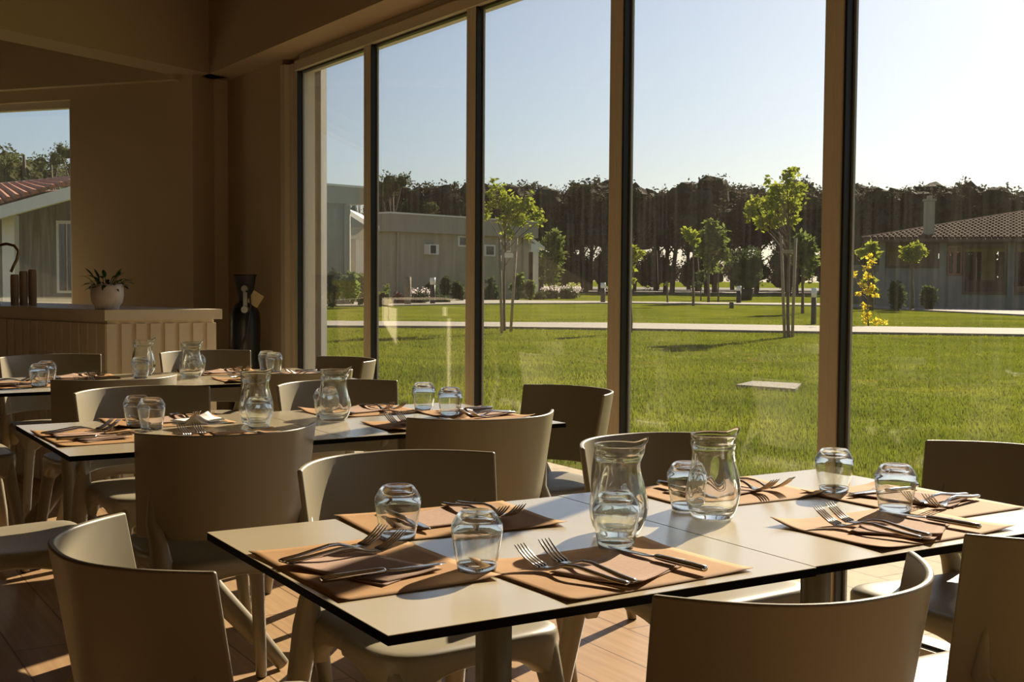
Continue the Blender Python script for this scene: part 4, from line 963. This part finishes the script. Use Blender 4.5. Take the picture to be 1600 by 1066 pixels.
    bm.faces.new((q['E1'], q['E3'], q['R1']))
    bmesh.ops.recalc_face_normals(bm, faces=bm.faces); child('roof', bm, M['darkwood'], root)
    up = (back*hd + Vector((0, 0, rise))); ul = up.length; up = up/ul; nu_ = 26; lu = ul/nu_; wa = .24; bm = BM()
    full = (E1-E0).length
    for j in range(nu_):
        s0 = hd*(j+.5)/nu_; n = int((full-s0)/wa); P0 = E0 + z + dirv*s0 + up*(lu*j); tiles_on(bm, P0, dirv, up, n, 1, wa, lu)
    child('roof_tiles', bm, M['tile'], root)
    bm = BM(); tube(bm, [E0+z, R0+z], .11, 8); tube(bm, [R0+z, R1+z], .11, 8); child('ridge_tiles', bm, M['tile'], root)
    cp = G(1448, 53.4); bm = BM(); box(bm, cp+Vector((0, 0, 3.75)), (.36, .36, 1.5)); box(bm, cp+Vector((0, 0, 4.55)), (.46, .46, .08)); box(bm, cp+Vector((0, 0, 4.66)), (.14, .3, .16)); child('chimney', bm, M['render'], root)
pavilion()
# low boundary wall and tiled shed roof far left of the pavilion
bm = BM(); seg_box(bm, G(1326, 64), G(1376, 64), GZ, 1.9, .3); tag(mesh_obj('boundary_wall', bm, M['pale_stone']), 'low grey wall with tiles left of the pavilion', 'wall')

# path lights
def bollard(px_, py_, ty, lab, r=.05):
    b = at(px_, py_, GZ); h = atY(px_, ty, b.y).z - GZ; root = empty('path_light', b, 0, lab, 'light', 'path bollard lights'); bm = BM(); tube(bm, [(0, 0, 0), (0, 0, h*.74)], r, 12); mesh_obj('post', bm, M['blackmatt'], root, True)
    bm = BM(); tube(bm, [(0, 0, h*.74), (0, 0, h)], r*1.05, 12); mesh_obj('lamp_head', bm, M['lampwhite'], root, True)
bollard(942, 474, 442, 'black bollard light with white head, left of the third mullion', .11); bollard(1154, 475, 447, 'black bollard light with white head beside the stand-in shrub', .11); bollard(1271, 507, 450, 'black bollard light with white head against the fourth mullion', .07)
bollard(1405, 484, 452, 'black bollard light with white head before the pavilion wall', .09); bollard(676, 476, 434, 'black bollard light with white head at the flower bed', .11)
b = at(637, 477, GZ); bm = BM(); h = atY(637, 432, b.y).z; tube(bm, [(0, 0, 0), (0, 0, h)], .14, 10); tag(mesh_obj('wooden_post', bm, M['stake'], None, True, b), 'short round wooden post beside the flower bed', 'post')
b = at(1143, 482, GZ); bm = BM(); tube(bm, [(0, 0, 0), (0, 0, .25)], .09, 10); tag(mesh_obj('marker_stump', bm, M['blackmatt'], None, True, b), 'tiny dark stub in the far lawn', 'post')

# column and downpipe just outside the first pane
bm = BM(); p = Vector((-1.545, 9.6, 0)); box(bm, p+Vector((-.01, .15, 1.6)), (.17, .3, 3.2)); c = mesh_obj('porch_column', bm, mat('shade_darkened_concrete', (.10, .092, .068), .9, noise=(5, (.075, .068, .05)))); tag(c, 'pale square column just outside the first window pane', 'column')  # the column's shade is put into its darkened concrete colour
bm = BM(); p2 = atY(485, 400, 9.42); tube(bm, [(p2.x, 9.42, GZ), (p2.x, 9.42, 2.25), (p2.x-.05, 9.42, 2.31)], .022, 10); tag(mesh_obj('downpipe', bm, M['fascia'], None, True), 'thin grey pipe in front of the outside column', 'pipe')

# house across, through the window behind the bar
def house_left():
    LL, LR, UR, UL = atY(-160, 367, 18.5), atY(150, 281, 17.2), atY(150, 279, 24), atY(-160, 308, 25)
    A = Vector((LL.x, LL.y, 0)); root = empty('tiled_house', A, 0, 'house with red tiled roof and white eaves seen through the window behind the bar', 'house')
    bm = BM(); dn_ = Vector((0, 0, .16)); v = [LL-dn_*.05, LR-dn_*.05, UR-dn_*.9, UL-dn_*.9]; lo = [q-Vector((0, 0, .14)) for q in v]; vv = [bm.verts.new(q) for q in v+lo]
    for f in ((0, 1, 2, 3), (7, 6, 5, 4), (0, 4, 5, 1), (1, 5, 6, 2), (2, 6, 7, 3), (3, 7, 4, 0)): bm.faces.new([vv[i] for i in f])
    bmesh.ops.recalc_face_normals(bm, faces=bm.faces); child('roof', bm, mat('orange_roof_under', (.34, .14, .08), .9, noise=(6, (.26, .11, .065))), root)
    bm = BM(); dd_ = (LR-LL).normalized(); nf = Vector((dd_.y, -dd_.x, 0)).normalized()*.03
    vv = [bm.verts.new(q) for q in (LL+nf, LR+nf, LR+nf-dn_*1.1, LL+nf-dn_*1.1, LL-nf, LR-nf, LR-nf-dn_*1.1, LL-nf-dn_*1.1)]
    for f in ((0, 1, 2, 3), (7, 6, 5, 4), (0, 4, 5, 1), (1, 5, 6, 2), (2, 6, 7, 3), (3, 7, 4, 0)): bm.faces.new([vv[i] for i in f])
    bmesh.ops.recalc_face_normals(bm, faces=bm.faces); child('eaves_board', bm, M['whitewood'], root)
    ac = (LR-LL).normalized(); upv = (UL-LL); n_ = 22; bm = BM()
    for j in range(n_):
        f = (j+.35)/n_; a_ = LL.lerp(UL, f); b_ = LR.lerp(UR, f); d_ = (b_-a_).normalized(); u2 = (LL.lerp(UL, min(1, f+.01))-a_).normalized()
        tiles_on(bm, a_+Vector((0, 0, .02)), d_, u2, int((b_-a_).length/.16), 1, .16, upv.length/n_)
    child('roof_tiles', bm, mat('orange_roof_tile', (.42, .17, .09), .8, noise=(5, (.34, .14, .08))), root)
    bm = BM(); tube(bm, [UL, UR], .09, 8); child('ridge_tiles', bm, M['fascia'], root)
    bm = BM(); w0 = atY(-160, 400, 19.6); w1 = atY(150, 400, 18.6); vv = [bm.verts.new(q) for q in ((w0.x, w0.y, GZ), (w1.x, w1.y, GZ), (w1.x, w1.y+.2, GZ), (w0.x, w0.y+.2, GZ), (w0.x, w0.y, LL.z-.05), (w1.x, w1.y, LR.z-.05), (w1.x, w1.y+.2, LR.z-.05), (w0.x, w0.y+.2, LL.z-.05))]
    for f in ((3, 2, 1, 0), (4, 5, 6, 7), (0, 1, 5, 4), (1, 2, 6, 5), (2, 3, 7, 6), (3, 0, 4, 7)): bm.faces.new([vv[i] for i in f])
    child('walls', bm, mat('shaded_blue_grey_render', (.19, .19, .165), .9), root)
    c = atY(17, 400, 18.3); bm = BM(); hexa(bm, [(c.x-.09, c.y-.09), (c.x+.09, c.y-.09), (c.x+.09, c.y+.09), (c.x-.09, c.y+.09)], GZ, 2.02); child('porch_column', bm, M['whitewood'], root)
    def pn(x0, x1, y0, y1, Y, m, nm, par):
        a, b = atY(x0, y1, Y), atY(x1, y0, Y); bm = BM(); hexa(bm, [(a.x, Y), (b.x, Y), (b.x, Y+.06), (a.x, Y+.06)], a.z, b.z)
        o = mesh_obj(nm, bm, m); o.parent = par; o.matrix_parent_inverse = Matrix.Translation(root.location).inverted() if par is root else Matrix(); return o
    f = pn(89, 116, 345, 458, 18.45, M['whitewood'], 'window', root)
    pn(93, 101, 350, 454, 18.40, M['darkglass'], 'window_pane', f); pn(106, 114, 350, 454, 18.40, M['darkglass'], 'window_pane', f)
house_left()
for i, (x, ty, wpx, Y) in enumerate(((-10, 200, 120, 40), (40, 206, 110, 42), (82, 222, 90, 44), (124, 196, 70, 41), (10, 232, 120, 47), (64, 238, 120, 48), (100, 232, 100, 49))):
    bigtree(x, ty-8, wpx*1.35, Y, M['oak'], ['dark tree behind the tiled roof, leftmost', 'bushy tree behind the tiled roof, second from left', 'lower tree behind the tiled roof', 'tree behind the tiled roof at the window edge', 'low dark tree filling the gap behind the tiled roof, left', 'low dark tree filling the gap behind the tiled roof, middle', 'low dark tree filling the gap behind the tiled roof, right'][i], 60+i, .25)

# wall lamp deep in the room, its glow mirrored in the panes
def emit(name, col, st):
    m = bpy.data.materials.new(name); m.use_nodes = True; p = m.node_tree.nodes['Principled BSDF']; p.inputs['Emission Color'].default_value = (*col, 1); p.inputs['Emission Strength'].default_value = st; return m
wl_p = room[4] + D*.32 + N*.005; rzl = math.atan2(D.y, D.x)
for k in range(1):
    p = wl_p + Vector((0, 0, 1.60)); root = empty('wall_lamp', p, rzl, 'black up and down wall lamp glowing orange on the dark side wall', 'lamp')
    bm = BM(); box(bm, (0, .05, 0), (.30, .09, .055), bevel=.004); mesh_obj('housing', bm, M['blackmatt'], root)
    bm = BM(); box(bm, (0, .05, .029), (.26, .06, .003)); box(bm, (0, .05, -.029), (.26, .06, .003)); mesh_obj('diffuser', bm, emit('warm_lamp', (1, .42, .14), 150), root)
